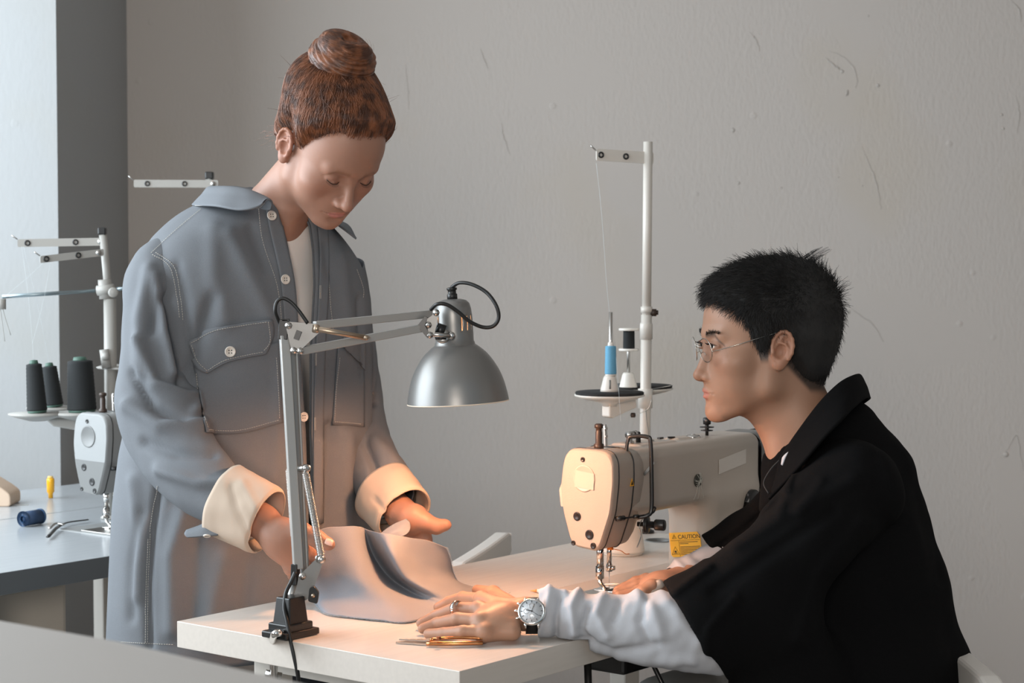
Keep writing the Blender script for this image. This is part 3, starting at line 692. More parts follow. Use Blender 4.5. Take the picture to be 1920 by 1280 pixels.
# ---------------------------------------------------------------- thread stands
black_thread = mat('black_thread', (.010, .012, .013), .8, bump=.5, bscale=260, stretch=(.3, .3, 6))
blue_thread = mat('light_blue_thread', C8(104, 170, 205), .7, bump=.5, bscale=260, stretch=(.3, .3, 6))
navy_thread = mat('navy_thread', C8(40, 62, 92), .7)
foam = mat('black_foam', (.025, .025, .026), .9, noise=.6, nscale=60)
whitep = mat('white_plastic', C8(226, 221, 213), .4)
def pole_guides(r, top, d, length, holes, dirz=0., width=.024):
    """flat guide arm from the pole top in direction d"""
    d = nrm(d); n = np.cross(d, (0, 0, 1)); a = top; b = top + d * length
    m_ = MB(); m_.prism(rounded([(-.012, -width / 2), (length, -width / 2), (length, width / 2), (-.012, width / 2)], .004), a, d, (0, 0, 1), n, .004)
    g = m_.build('guide_arm', whitem, r, smooth=False)
    for k_ in holes:
        m_ = MB()
        for sg in (-1, 1): m_.lathe([(.0065, 0), (.0065, .002), (.0035, .003), (.0032, 0)], a + d * length * k_ + n * sg * .002, n * sg, 18, closed=True)
        m_.build('eyelet', blackp, g)
    m_ = MB(); m_.lathe([(.006, 0), (.006, .003), (.0001, .004)], a + n * .002, n, 8); m_.lathe([(.006, 0), (.006, .003), (.0001, .004)], a - n * .002, -n, 8); m_.build('screw', steel, g)
    m_ = MB(); m_.tube([b + V(0, 0, .008), b + d * .008 + V(0, 0, .014), b + d * .012 + V(0, 0, .018)], .0015, 6); m_.build('wire_hook', steel, g)
def tray(r, c, rad, cone=True, pad=True):
    m_ = MB(); m_.lathe([(rad * .2, -.022), (rad * .24, -.016), (rad * .8, -.006), (rad, -.001), (rad, .002), (.0001, .002)], c, (0, 0, 1), 48); t = m_.build('tray', whitep, r)
    if pad: m_ = MB(); m_.lathe([(rad * .97, .002), (rad * .98, .0065), (rad * .95, .008), (.0001, .008)], c, (0, 0, 1), 48); m_.build('foam_pad', foam, t)
    if cone:
        m_ = MB(); n_ = 24
        m_.lathe([(.019, .008), (.0185, .012), (.0125, .036), (.010, .040), (.0001, .040)], c, (0, 0, 1), n_); m_.build('cone_holder', whitep, t)
        m_ = MB()
        for a in (0.5, 2.6, 4.7):
            e = V(math.cos(a), math.sin(a), 0); m_.bar(c + e * .0178 + V(0, 0, .014), c + e * .0138 + V(0, 0, .032), .0035, .002)
        m_.build('holder_slot', greym, t)
    return t
def spool_pin(r, c, h, rad=.0028): m_ = MB(); m_.cyl(c, c + V(0, 0, h), rad, 10); m_.build('spool_pin', steel, r)
def cone_thread(name, label, c, h, r0, r1, m_, grp=None, tip=whitep, tilt=(0, 0, 1)):
    r = root(name, label, 'thread', c, 0, grp); b = MB(); pr = [(r0 * .8, 0)]
    nn = 26
    for i in range(nn): 
        t = i / (nn - 1); pr.append((r0 + (r1 - r0) * t + (.0004 if i % 2 else -.0004), h * (.02 + .96 * t)))
    pr.append((r1 * .7, h)); b.lathe(pr, c, tilt, 32); b.build('winding', m_, r)
    b = MB(); b.lathe([(r1 * .62, 0), (r1 * .5, .010), (.002, .011)], V(*c) + nrm(tilt) * (h - .003), tilt, 20); b.lathe([(r0 * .9, -.003), (r0 * .95, .002), (.002, .003)], c, tilt, 24); b.build('core', tip, r)
    return r
post = C0 + 1.24 * A + .541 * B_
r = root('thread_stand', 'white two-tray thread stand rising behind the lit sewing machine', 'thread stand', post)
ptop = V(post[0] + .006, post[1], 1.555)
m_ = MB(); m_.cyl(post + V(0, 0, .006), post + V(.004, 0, .45), .0112, 20); m_.build('pole', whitem, r)
m_ = MB(); m_.cyl(post + V(.004, 0, .45), ptop, .0095, 20); m_.lathe([(.0132, 0), (.0132, .03), (.012, .034)], post + V(.0035, 0, .40), (0, 0, 1), 20); m_.lathe([(.012, 0), (.012, .012)], post + V(.004, 0, .455), (0, 0, 1), 20); m_.build('upper_pole', whitem, r)
m_ = MB(); m_.lathe([(.0215, 0), (.0215, .004), (.015, .007), (.0115, .008)], post + V(0, 0, .0005), (0, 0, 1), 28); m_.build('flange', darkmetal, r)
pole_guides(r, V(ptop[0], ptop[1], 1.522), P(1112, 301, 3.80) - P(1209, 307, 3.84), .115, (.30 * 0 + .44, .92), width=.024)
m_ = MB(); pc = V(post[0] + .012, post[1], 1.205); m_.cyl(pc, pc + V(.012, 0, 0), .0085, 6); m_.cyl(pc + V(.012, 0, 0), pc + V(.016, 0, 0), .005, 10); m_.build('clamp_screw', brown, r)
tc1 = P(1143, 741, 3.76); tc2 = P(1180, 735, 3.93); tc3 = P(1196, 732, 3.90)
tray(r, tc1, .071); 
t2 = tray(r, V(tc2[0] + .022, tc2[1], tc1[2] + .002), .070, cone=False)
hc = P(1178, 738, 3.86); hc[2] = tc1[2] + .0
m_ = MB(); m_.lathe([(.019, .010), (.0185, .012), (.0125, .036), (.010, .040), (.0001, .040)], hc, (0, 0, 1), 24); m_.build('cone_holder', whitep, t2)
m_ = MB(); m_.prism([(-.012, 0), (.07, .008), (.075, -.016), (.0, -.034), (-.012, -.03)], V(tc1[0], tc1[1], tc1[2] - .012), nrm(V(post[0] - tc1[0], post[1] - tc1[1], 0)), (0, 0, 1), np.cross(nrm(V(post[0] - tc1[0], post[1] - tc1[1], 0)), (0, 0, 1)), .022); m_.build('tray_bracket', whitep, r, smooth=False, bevel=.003)
m_ = MB(); m_.lathe([(.015, -.02), (.015, .02)], V(post[0] + .002, post[1], tc1[2] - .012), (0, 0, 1), 20); m_.build('collar', whitep, r)
m_ = MB(); m_.tube(spline([P(1262, 722, 3.85), P(1235, 727, 3.85), P(1205, 732, 3.84)], 10), .0008, 6); m_.tube(spline([P(1222, 748, 3.82), P(1216, 765, 3.82), P(1205, 772, 3.82), P(1192, 778, 3.82)], 14), .0008, 6); m_.build('tension_wire', steel, r)
m_ = MB(); m_.lathe([(.0001, -.006), (.005, -.004), (.005, .004), (.0001, .006)], P(1187, 778, 3.80), (1, 0, 0), 14); m_.build('wire_bead', brown, r)
m_ = MB(); m_.tube(spline([P(1210, 760, 3.83), P(1213, 790, 3.82), P(1216, 812, 3.80), P(1213, 830, 3.78)], 14), .0007, 5); m_.build('earth_wire', greym, r)
spool_pin(r, tc1 + V(.002, 0, .03), .138, .0038); spool_pin(r, hc + V(0, 0, .03), .10, .0032)
cone_thread('blue_thread_spool', 'light blue thread spool on the front pin of the stand', tc1 + V(.002, 0, .042), .058, .0118, .0108, blue_thread)
c = hc + V(.001, 0, .085)
r = root('black_thread_spool', 'flanged spool of black thread on the rear pin of the stand', 'thread', c)
m_ = MB(); m_.lathe([(.0115, .004), (.0122, .006), (.0118, .040), (.0115, .042)], c, (0, 0, 1), 28); m_.build('winding', black_thread, r)
for dz in (0, .042):
    m_ = MB(); m_.lathe([(.020, 0), (.0212, .001), (.0212, .004), (.020, .005), (.0001, .005)], c + V(0, 0, dz), (0, 0, 1), 32); m_.build('flange', whitep, r)
# the white cone standing on the table behind the machine head
cw = PZ(1172, 1037); cw = PZ(1167, 1038)
white_thread = mat('white_thread', C8(236, 228, 218), .7, bump=.4, bscale=250, stretch=(.3, .3, 5))
cone_thread('white_thread_cone', 'big white thread cone standing on the table behind the machine head', V(cw[0], cw[1], TZ + .003), .115, .043, .028, white_thread)
# thread runs
def strand(label, pts, grp=None, rad=.0003, m=None):
    m_ = MB(); m_.tube(spline(pts, 24), rad, 4); o = m_.build('sewing_thread', m or pale_thread, None); tag(o, label, 'thread', grp); return o
pale_thread = mat('fine_pale_thread', C8(205, 212, 214), .6)
gp = P(1118, 306, 3.80)
strand('fine thread hanging from the tall guide arm down to the blue spool', [gp, P(1128, 400, 3.79), P(1140, 560, 3.77), tc1 + V(.012, 0, .095)])
strand('fine thread from the blue spool down to the machine top guide', [tc1 + V(.013, 0, .08), P(1160, 730, 3.6), P(1164, 790, 3.3)])

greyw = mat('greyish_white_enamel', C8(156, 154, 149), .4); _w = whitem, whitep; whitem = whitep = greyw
# left stand with three black cones
pb = PZ(207, 976)[:2]; pb = V(*P(208, 800, 4.05)[:2], TZ)
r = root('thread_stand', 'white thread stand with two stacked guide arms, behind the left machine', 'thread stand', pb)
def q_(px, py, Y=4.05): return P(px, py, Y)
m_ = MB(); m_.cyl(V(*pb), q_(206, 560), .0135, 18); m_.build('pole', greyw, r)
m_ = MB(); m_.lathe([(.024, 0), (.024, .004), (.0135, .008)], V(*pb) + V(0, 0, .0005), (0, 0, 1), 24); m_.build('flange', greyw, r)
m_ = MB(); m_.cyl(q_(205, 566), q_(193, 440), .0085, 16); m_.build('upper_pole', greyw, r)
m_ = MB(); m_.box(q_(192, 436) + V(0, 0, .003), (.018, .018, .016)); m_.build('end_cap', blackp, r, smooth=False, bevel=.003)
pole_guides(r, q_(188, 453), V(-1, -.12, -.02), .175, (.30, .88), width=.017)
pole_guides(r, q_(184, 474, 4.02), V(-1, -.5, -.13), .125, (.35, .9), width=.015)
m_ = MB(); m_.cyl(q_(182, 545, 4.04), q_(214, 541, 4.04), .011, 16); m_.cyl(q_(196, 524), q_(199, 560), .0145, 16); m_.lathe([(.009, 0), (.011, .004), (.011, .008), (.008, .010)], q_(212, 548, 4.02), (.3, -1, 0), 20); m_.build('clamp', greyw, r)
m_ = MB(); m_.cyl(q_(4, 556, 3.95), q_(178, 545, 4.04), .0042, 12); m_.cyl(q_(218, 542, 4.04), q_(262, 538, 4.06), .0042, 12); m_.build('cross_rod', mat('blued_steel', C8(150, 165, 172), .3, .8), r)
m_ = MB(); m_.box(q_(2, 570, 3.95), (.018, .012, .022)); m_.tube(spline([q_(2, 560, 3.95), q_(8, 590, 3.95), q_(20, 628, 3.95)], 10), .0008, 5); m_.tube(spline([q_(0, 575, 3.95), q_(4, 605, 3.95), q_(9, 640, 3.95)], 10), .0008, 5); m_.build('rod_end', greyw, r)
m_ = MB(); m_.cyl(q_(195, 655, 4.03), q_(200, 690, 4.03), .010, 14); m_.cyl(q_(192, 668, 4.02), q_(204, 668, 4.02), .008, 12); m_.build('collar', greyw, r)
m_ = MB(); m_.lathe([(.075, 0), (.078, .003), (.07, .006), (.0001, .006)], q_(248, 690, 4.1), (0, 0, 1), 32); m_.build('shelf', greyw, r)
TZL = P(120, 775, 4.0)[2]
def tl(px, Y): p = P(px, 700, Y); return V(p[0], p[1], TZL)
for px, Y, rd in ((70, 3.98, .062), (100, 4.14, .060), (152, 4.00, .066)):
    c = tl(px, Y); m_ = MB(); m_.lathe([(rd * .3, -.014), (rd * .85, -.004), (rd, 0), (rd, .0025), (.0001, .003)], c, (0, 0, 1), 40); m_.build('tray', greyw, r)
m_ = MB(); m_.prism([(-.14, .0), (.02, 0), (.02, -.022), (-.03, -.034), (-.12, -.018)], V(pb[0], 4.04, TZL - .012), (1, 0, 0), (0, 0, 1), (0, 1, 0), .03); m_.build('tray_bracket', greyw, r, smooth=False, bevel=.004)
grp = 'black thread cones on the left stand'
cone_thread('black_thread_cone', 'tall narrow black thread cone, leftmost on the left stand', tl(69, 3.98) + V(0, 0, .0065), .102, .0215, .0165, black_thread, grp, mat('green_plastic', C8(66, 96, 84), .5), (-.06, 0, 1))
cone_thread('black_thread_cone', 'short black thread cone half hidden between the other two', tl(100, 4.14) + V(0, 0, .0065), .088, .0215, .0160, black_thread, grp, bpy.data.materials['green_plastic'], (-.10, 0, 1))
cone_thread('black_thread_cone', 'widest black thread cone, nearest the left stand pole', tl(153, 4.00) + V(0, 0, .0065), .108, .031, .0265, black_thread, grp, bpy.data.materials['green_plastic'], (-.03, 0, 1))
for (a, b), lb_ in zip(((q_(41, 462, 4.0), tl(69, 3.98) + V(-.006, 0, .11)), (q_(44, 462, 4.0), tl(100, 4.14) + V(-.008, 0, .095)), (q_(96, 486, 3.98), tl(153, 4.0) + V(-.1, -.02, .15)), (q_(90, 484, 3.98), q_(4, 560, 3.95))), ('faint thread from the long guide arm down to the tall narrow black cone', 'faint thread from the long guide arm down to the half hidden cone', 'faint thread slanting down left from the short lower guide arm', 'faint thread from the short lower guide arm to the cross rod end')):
    strand(lb_, [a, (a + b) / 2 + V(.003, 0, 0), b], None, .00025)
# stand whose arm shows behind the woman's shoulder
ps = V(-.662, 4.50, TZ)
ps = V(*P(393, 345, 4.45)[:2], TZ)
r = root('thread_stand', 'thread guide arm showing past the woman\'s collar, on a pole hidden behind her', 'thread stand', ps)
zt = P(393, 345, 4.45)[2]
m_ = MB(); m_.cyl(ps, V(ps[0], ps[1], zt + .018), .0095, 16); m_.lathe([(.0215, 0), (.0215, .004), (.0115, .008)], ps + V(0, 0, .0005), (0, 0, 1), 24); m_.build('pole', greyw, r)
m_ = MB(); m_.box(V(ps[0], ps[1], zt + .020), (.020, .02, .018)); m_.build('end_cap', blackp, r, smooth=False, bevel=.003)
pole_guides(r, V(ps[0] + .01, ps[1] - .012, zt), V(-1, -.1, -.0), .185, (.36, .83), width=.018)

whitem, whitep = _w
# ---------------------------------------------------------------- things lying on the left tables
c = PZ(58, 985); r = root('navy_thread_spool', 'small navy thread spool lying on its side on the left table', 'thread', c)
ax = nrm(V(.5, .85, 0)); m_ = MB(); m_.lathe([(.0155, .0), (.0155, .045)], c + V(0, 0, .0165) - ax * .02, ax, 24); m_.build('winding', navy_thread, r)
m_ = MB(); m_.lathe([(.0165, 0), (.0165, .004), (.006, .004), (.006, -.0005)], c + V(0, 0, .0168) - ax * .024, ax, 24, closed=True); m_.build('flange', mat('blue_plastic', C8(36, 72, 110), .4), r); m_ = MB(); m_.lathe([(.0165, 0), (.0165, .004), (.0001, .004)], c + V(0, 0, .0168) + ax * .025, ax, 24); m_.build('flange', bpy.data.materials['blue_plastic'], r)
c = PZ(118, 985); r = root('thread_snips', 'dark open thread snips beside the navy spool on the left table', 'scissors', c)
e1 = nrm(PZ(160, 975) - PZ(100, 990)); z = V(0, 0, 1)
m_ = MB(); m_.tube(spline([PZ(90, 1006, .757), PZ(108, 988, .758), PZ(128, 979, .757), PZ(165, 974, .756)], 16), [.0045] * 8 + [.003] * 8, 8, flat=.5); m_.build('blade', darkmetal, r)
m_ = MB(); m_.tube(spline([PZ(93, 990, .762), PZ(104, 981, .764), PZ(120, 983, .762)], 14), .004, 8, flat=.5); m_.build('blade', steel, r)
c = PZ(95, 934); r = root('oil_bottle', 'small amber oil bottle standing on the table left of the machine', 'bottle', c)
glassy = mat('amber_oil', C8(240, 176, 40), .15); 
m_ = MB(); m_.lathe([(.0055, .001), (.0058, .012), (.0088, .016), (.0092, .044), (.008, .048), (.0001, .049)], c, (0, 0, 1), 20); m_.build('bottle_body', glassy, r)
m_ = MB(); m_.lathe([(.0065, 0), (.0065, .004), (.0001, .004)], c + V(0, 0, .0485), (0, 0, 1), 16); m_.build('cap', mat('yellow_cap', C8(236, 200, 120), .4), r)
c = PZ(5, 945); r = root('sleeve_board', 'beige wooden block at the left frame edge on the rear table', 'block', c)
m_ = MB(); m_.prism(rounded([(-.12, 0), (.03, 0), (.03, .028), (.012, .042), (-.03, .068), (-.12, .072)], .008), c, (1, 0, 0), (0, 0, 1), (0, 1, 0), .09); m_.build('block', mat('beige_wood', C8(206, 182, 160), .6), r, smooth=False, bevel=.003)
m_ = MB(); m_.prism([(-.12, 0), (.065, 0), (.03, .006), (-.12, .006)], c + V(0, -.02, .0005), (1, 0, 0), (0, 1, 0), (0, 0, 1), .004); m_.build('base_plate', steel, r, smooth=False)

# ---------------------------------------------------------------- desk lamp
alu = mat('satin_aluminium', C8(172, 171, 168), .38, .45); silver = mat('silver_grey_paint', C8(130, 129, 127), .36, .5); shin = mat('shade_lining', C8(235, 228, 215), .5)
brass = mat('warm_brass', (.46, .36, .27), .35, .9)
YL = 2.80
base = PZ(545, 1192)
r = root('desk_lamp', 'silver spring-arm desk lamp clamped to the near table edge, lit', 'desk lamp', base)
def l_(px, py, Y=YL): return P(px, py, Y)
yb_ = base[1]
# clamp
m_ = MB(); cB = base; 
fx = A; fy = B_
m_.prism(rounded([(-.036, -.026), (.036, -.026), (.036, .026), (-.036, .026)], .003), cB + V(0, 0, .006), fx, fy, z, .010)
m_.prism(rounded([(-.026, -.022), (.026, -.022), (.026, .022), (-.026, .022)], .003), cB + V(0, 0, .016), fx, fy, z, .012)
tp = cB + V(0, 0, .020)
lo_ = [(-.020, -.018), (.020, -.018), (.020, .018), (-.020, .018)]; hi_ = [(-.016, -.014), (.016, -.014), (.016, .014), (-.016, .014)]
vs = [tp + fx * a + fy * b for a, b in lo_] + [tp + fx * a + fy * b + z * .040 for a, b in hi_]
m_.add(vs, [(3, 2, 1, 0), (4, 5, 6, 7), (0, 1, 5, 4), (1, 2, 6, 5), (2, 3, 7, 6), (3, 0, 4, 7)])
lb = m_.build('clamp_base', blackp, r, smooth=False, bevel=.002)
m_ = MB(); q = l_(529, 1168) - V(0, .004, 0); m_.lathe([(.006, 0), (.0045, .001), (.0045, .003), (.006, .003)], q - V(0, .0, 0), (-.5, -.8, 0), 16, closed=True); m_.build('socket_hole', darkmetal, lb)
edge = PZ(513, 1197); eo = nrm(V(-A[0], -A[1], 0))
m_ = MB(); m_.tube(spline([l_(530, 1188, base[1] - .005), PZ(522, 1186, .772), PZ(514, 1190, .768) , P(512, 1205, 2.775), P(513, 1235, 2.77), P(514, 1262, 2.77), P(514, 1290, 2.77)], 30), .0055, 12); m_.build('clamp_screw', chrome, r)
m_ = MB(); m_.cyl(P(512, 1233, 2.775), P(512, 1245, 2.775), .0075, 12); m_.cyl(P(498, 1262, 2.775), P(528, 1268, 2.775), .006, 12); m_.build('clamp_knob', steel, r)
# stub and lower bracket
m_ = MB(); m_.cyl(l_(543, 1142), l_(550, 1092), .0062, 18); m_.build('stub', alu, r)
pl = [(557, 1096), (560, 1080), (568, 1072), (590, 1050), (597, 1041), (608, 1047), (600, 1070), (581, 1121), (566, 1128), (551, 1139), (543, 1139)]
def plate(poly, Y, t=.0022, n='bracket', m=silver):
    b_ = MB()
    for dy in (0.0, .020):
        pp = [P(a, b, Y + dy) for a, b in poly]; k_ = len(pp); v = pp + [p_ + V(0, t, 0) for p_ in pp]
        b_.add(v, [tuple(range(k_)), tuple(range(2 * k_ - 1, k_ - 1, -1))] + [(i, i + k_, (i + 1) % k_ + k_, (i + 1) % k_) for i in range(k_)])
    return b_.build(n, m, r, smooth=False)
bk1 = plate(pl, YL - .012)
def bolt(px, py, Y=YL - .014, rr=.0042, par=None, m=steel, L_=.004): b_ = MB(); b_.lathe([(rr * 1.3, 0), (rr * 1.3, .001), (rr, .0012), (rr, L_), (.0001, L_ + .0006)], P(px, py, Y), (0, -1, 0), 8); b_.build('bolt', m, par or r)
bolt(567, 1080, par=bk1); 
m_ = MB(); m_.cyl(l_(597, 1046, YL - .018), l_(603, 1048, YL + .014), .005, 14); m_.cyl(l_(597, 1047, YL - .024), l_(606, 1049, YL - .018), .0062, 14); m_.build('spring_pin', steel, r)
m_ = MB(); kc = l_(588, 1115, YL - .02); m_.prism(rounded([(-.008, -.009), (.006, -.013), (.0085, .004), (.001, .014), (-.006, .011)], .003), kc, (1, 0, 0), (0, 0, 1), (0, 1, 0), .010); m_.build('wing_knob', blackp, r, smooth=False, bevel=.001)
m_ = MB(); m_.lathe([(.003, 0), (.003, .003), (.0001, .0035)], kc + V(0, -.005, 0), (0, -1, 0), 8); m_.build('knob_bolt', brass, r)
# lower arm bars
m_ = MB(); m_.bar(l_(533, 628, YL - .004), l_(559, 1066, YL - .004), .014, .013, up=(.35, -1, 0)); m_.build('lower_arm_bar', alu, r, smooth=False, bevel=.0012)
m_ = MB(); m_.bar(l_(549, 655, YL + .006), l_(572, 1078, YL + .006), .012, .013, up=(.35, -1, 0)); m_.build('lower_arm_bar', silver, r, smooth=False, bevel=.0012)
m_ = MB(); m_.bar(l_(556, 660, YL - .003), l_(576, 1070, YL - .003), .0022, .003, up=(.35, -1, 0)); m_.build('arm_groove', alu, r, smooth=False)
m_ = MB(); m_.bar(l_(554, 1057, YL - .006), l_(553, 1096, YL - .008), .010, .012); m_.build('arm_plug', blackp, r, smooth=False, bevel=.001)
m_ = MB(); m_.cyl(l_(560, 878, YL - .01), l_(577, 877, YL - .016), .0045, 14); m_.lathe([(.006, 0), (.006, .008), (.003, .009)], l_(572, 877, YL - .010), (.6, -1, 0), 14); m_.build('spring_stud', steel, r)
def coil(a, b, rad, turns, w_, name, m, par=None):
    a = V(*a); b = V(*b); d = nrm(b - a); x = nrm(np.cross(d, (0, 1, 0))); y = np.cross(d, x); n_ = turns * 9; t = np.linspace(0, 1, n_ + 1)
    ang = t * turns * 2 * math.pi; env = np.clip(np.minimum(t, 1 - t) * 25, .35, 1)
    pts = a + np.outer(t, b - a) + rad * env[:, None] * (np.outer(np.cos(ang), x) + np.outer(np.sin(ang), y)); b_ = MB(); b_.tube(pts, w_, 5); return b_.build(name, m, par or r)
coil(l_(572, 882, YL - .018), l_(603, 1046, YL - .020), .0052, 62, .0009, 'spring', steel)
coil(l_(541, 876, YL + .02), l_(551, 1010, YL + .02), .0045, 50, .0008, 'spring', steel)
# upper bracket
pu = [(535, 608), (541, 603), (590, 607), (600, 613), (600, 622), (570, 650), (558, 664), (550, 662), (546, 655)]
bk2 = plate(pu, YL - .014)
for a, b in ((541, 610), (551, 657), (563, 658)): bolt(a, b, YL - .016, par=bk2)
m_ = MB(); m_.bar(l_(555, 636, YL - .018), l_(561, 620, YL - .018), .008, .003, up=(0, 1, 0)); m_.build('bracket_slot', darkmetal, bk2, smooth=False)
m_ = MB(); m_.bar(l_(533, 598, YL - .004), l_(531, 636, YL - .004), .014, .014); m_.box(l_(536, 600, YL - .006), (.012, .01, .004)); m_.build('arm_plug', blackp, r, smooth=False, bevel=.001)
YS = 2.93
m_ = MB(); m_.bar(P(590, 610, YL - .002), P(808, 588, YS), .010, .012, up=(0, 0, 1)); m_.build('upper_arm_bar', alu, r, smooth=False, bevel=.001)
m_ = MB(); m_.bar(P(563, 658, YL - .004), P(806, 612, YS - .01), .010, .012, up=(0, 0, 1)); m_.build('upper_arm_bar', alu, r, smooth=False, bevel=.001)
m_ = MB(); m_.cyl(P(596, 617, YL - .018), P(688, 633, YL + .025), .0042, 14); m_.lathe([(.0065, 0), (.0065, .007), (.004, .009)], P(588, 615, YL - .018), nrm(P(688, 633, YL + .025) - P(596, 617, YL - .018)), 14); m_.build('spring_tube', brass, r)
m_ = MB(); m_.cyl(P(686, 633, YL + .012), P(690, 633, YL + .035), .0035, 10); m_.build('spring_pin', brass, r)
# joint at the shade
pj = [(809, 592), (818, 583), (823, 585), (820, 600), (815, 625), (808, 632), (803, 622), (800, 604), (800, 598)]
bk3 = plate(pj, YS - .022, .002); bolt(818, 586, YS - .024, par=bk3); bolt(803, 609, YS - .024, par=bk3); bolt(806, 628, YS - .024, par=bk3)
m_ = MB(); m_.prism([(-.012, -.003), (.0, .012), (.004, .010), (.0, -.002), (.010, -.020), (.004, -.022)], P(797, 607, YS - .016), (1, 0, 0), (0, 0, 1), (0, 1, 0), .02); m_.build('inner_plate', darkmetal, r, smooth=False)
# shade: profile from the rim to the top
Sc = P(859, 754, 2.965); ax = nrm(P(848, 557, 2.965) - Sc); Rr = .0822; hh = np.linalg.norm(P(848, 557, 2.965) - Sc)
sx = 1 / 1180.
prof = [(97, 0), (97, 3), (94, 20), (89, 40), (82, 58), (72, 76), (60, 92), (47, 104), (38.5, 110), (38, 114), (36.5, 116), (36.5, 150), (34.5, 178), (32, 188), (26, 194), (16, 197), (0.1, 197.5)]
pp = spline(prof[:9], 40).tolist() + prof[9:12] + [(36, 128), (36, 138)][:0] + [(36.4, 133), (36.2, 137), (35.8, 165), (35.4, 169)] + prof[12:]
pp = sorted(pp, key=lambda t: (t[1]))
pr = [(a * sx * .985, b * sx * .985) for a, b in pp]
n_ = 72
ir = [i for i, (a, b) in enumerate(pp) if 136 <= b <= 166]
x0_ = nrm(np.cross(ax, (1, 0, 0)))
def slot(i, j):
    if not (ir[0] <= i < ir[-1]): return False
    return (j % 4 == 1) and slot_on(j)
# outer skin and slots
ax_ = ax; xx = nrm(np.cross(ax_, (0, 0, 1) if abs(ax_[2]) < .9 else (1, 0, 0))); yy_ = np.cross(ax_, xx)
def slot_on(j):
    d = xx * math.cos((j + .5) * 2 * math.pi / n_) + yy_ * math.sin((j + .5) * 2 * math.pi / n_); return (d[0] > .30 or d[0] < -.75)
m_ = MB(); m_.lathe(pr, Sc, ax, n_, closed=True, skip=slot); sh = m_.build('lamp_shade', silver, r)
so = sh.modifiers.new('thick', 'SOLIDIFY'); so.thickness = .0012; so.offset = -1
m_ = MB(); pin = [(a - .0022, b) for a, b in pr if .001 < b < .112 * 1.0][:]
m_.lathe(pin, Sc, ax, 48, closed=True); m_.build('shade_lining', shin, sh)
m_ = MB(); k_ = np.linspace(0, 2 * math.pi, 65); m_.tube([Sc + ax * .0005 + (pr[0][0] - .0003) * (math.cos(a) * xx + math.sin(a) * yy_) for a in k_], .0010, 6, cap=False); m_.build('rim', mat('rim_edge', C8(230, 215, 195), .4), sh)
bulbm = mat('lit_bulb', (1.0, .55, .28), .4, emis=16)
m_ = MB(); cbk = Sc + ax * .052; m_.lathe([(.0001, -.030), (.012, -.028), (.022, -.020), (.0275, -.006), (.026, .008), (.018, .024), (.013, .034), (.013, .050)], cbk, ax, 28); m_.build('bulb', bulbm, sh)
pl_ = bpy.data.lights.new('bulb_light', 'POINT'); pl_.energy = 7.4; pl_.color = (1.0, .48, .25); pl_.shadow_soft_size = .022
plo = bpy.data.objects.new('bulb_light', pl_); COL.objects.link(plo); plo.location = tuple(Sc + ax * .012)
m_ = MB(); m_.lathe([(.0085, 0), (.0085, .008), (.0068, .009), (.0068, .014), (.0085, .015), (.0085, .018), (.004, .019)], Sc + ax * (pr[-1][1] - .0005), ax, 10); m_.build('cord_grip', blackp, sh)
m_ = MB(); kb = P(827, 622, 2.925); m_.cyl(kb + V(-.004, 0, -.006), kb + V(.002, 0, .012), .0075, 14); m_.lathe([(.009, 0), (.010, .004), (.007, .008)], kb + V(0, 0, -.012), (0, 0, 1), 14); m_.build('tilt_knob', blackp, r)
m_ = MB(); m_.cyl(P(808, 626, 2.91), P(848, 630, 2.925), .004, 12); m_.lathe([(.0065, 0), (.0065, .004), (.003, .006)], P(846, 629, 2.926), (0, -1, 0), 8); m_.lathe([(.012, 0), (.012, .002), (.006, .003)], P(830, 630, 2.925), (0, -1, .2), 18); m_.build('tilt_bolt', steel, r)
cord = mat('black_cord', (.008, .008, .008), .45)
ct = Sc + ax * (pr[-1][1] + .017)
m_ = MB(); m_.tube(spline([ct, P(849, 537, 2.96), P(862, 530, 2.95), P(885, 533, 2.94), P(912, 548, 2.93), P(930, 572, 2.92), P(935, 595, 2.92), P(925, 611, 2.92), P(905, 613, 2.92), P(880, 602, 2.915), P(860, 585, 2.91), P(838, 571, 2.905), P(820, 570, 2.905), P(808, 580, 2.92)], 90), .0030, 8); m_.build('cord', cord, r)
m_ = MB(); m_.tube(spline([P(577, 606, 2.785), P(560, 582, 2.785), P(545, 566, 2.785), P(530, 559, 2.785), P(519, 566, 2.785), P(516, 582, 2.785), P(521, 598, 2.79), P(527, 612, 2.795)], 50), .0028, 8); m_.build('cord', cord, r)
m_ = MB(); m_.tube(spline([P(554, 1072, 2.78), P(545, 1092, 2.775), P(536, 1112, 2.765), P(533, 1140, 2.755), P(538, 1165, 2.745), P(545, 1200, 2.735), P(552, 1232, 2.73), P(559, 1268, 2.73), P(565, 1330, 2.74)], 60), .0032, 8); m_.build('cord', cord, r)

# ---------------------------------------------------------------- things on the main table
def flat_poly(px, zz=TZ, t=.002): return [PZ(a, b, zz) for a, b in px]
copper = mat('copper_metal', (.55, .24, .10), .25, 1.)
c = PZ(830, 1200); r = root('thread_snips', 'copper handled thread snips lying on the table near the man\'s hand', 'scissors', c)
def slabpoly(px, zz, t):
    b_ = MB(); lo_ = [PZ(a, b, zz) for a, b in px]; v = lo_ + [p_ + V(0, 0, t) for p_ in lo_]; k_ = len(px)
    b_.add(v, [tuple(range(k_)), tuple(range(2 * k_ - 1, k_ - 1, -1))] + [(i, i + k_, (i + 1) % k_ + k_, (i + 1) % k_) for i in range(k_)]); return b_
slabpoly([(742, 1206), (770, 1203), (803, 1203), (812, 1206), (800, 1210)], TZ + .0006, .0025).build('blade', steel, r, smooth=False)
slabpoly([(748, 1200), (775, 1200), (800, 1199), (815, 1198), (806, 1203)], TZ + .0045, .002).build('blade', steel, r, smooth=False)
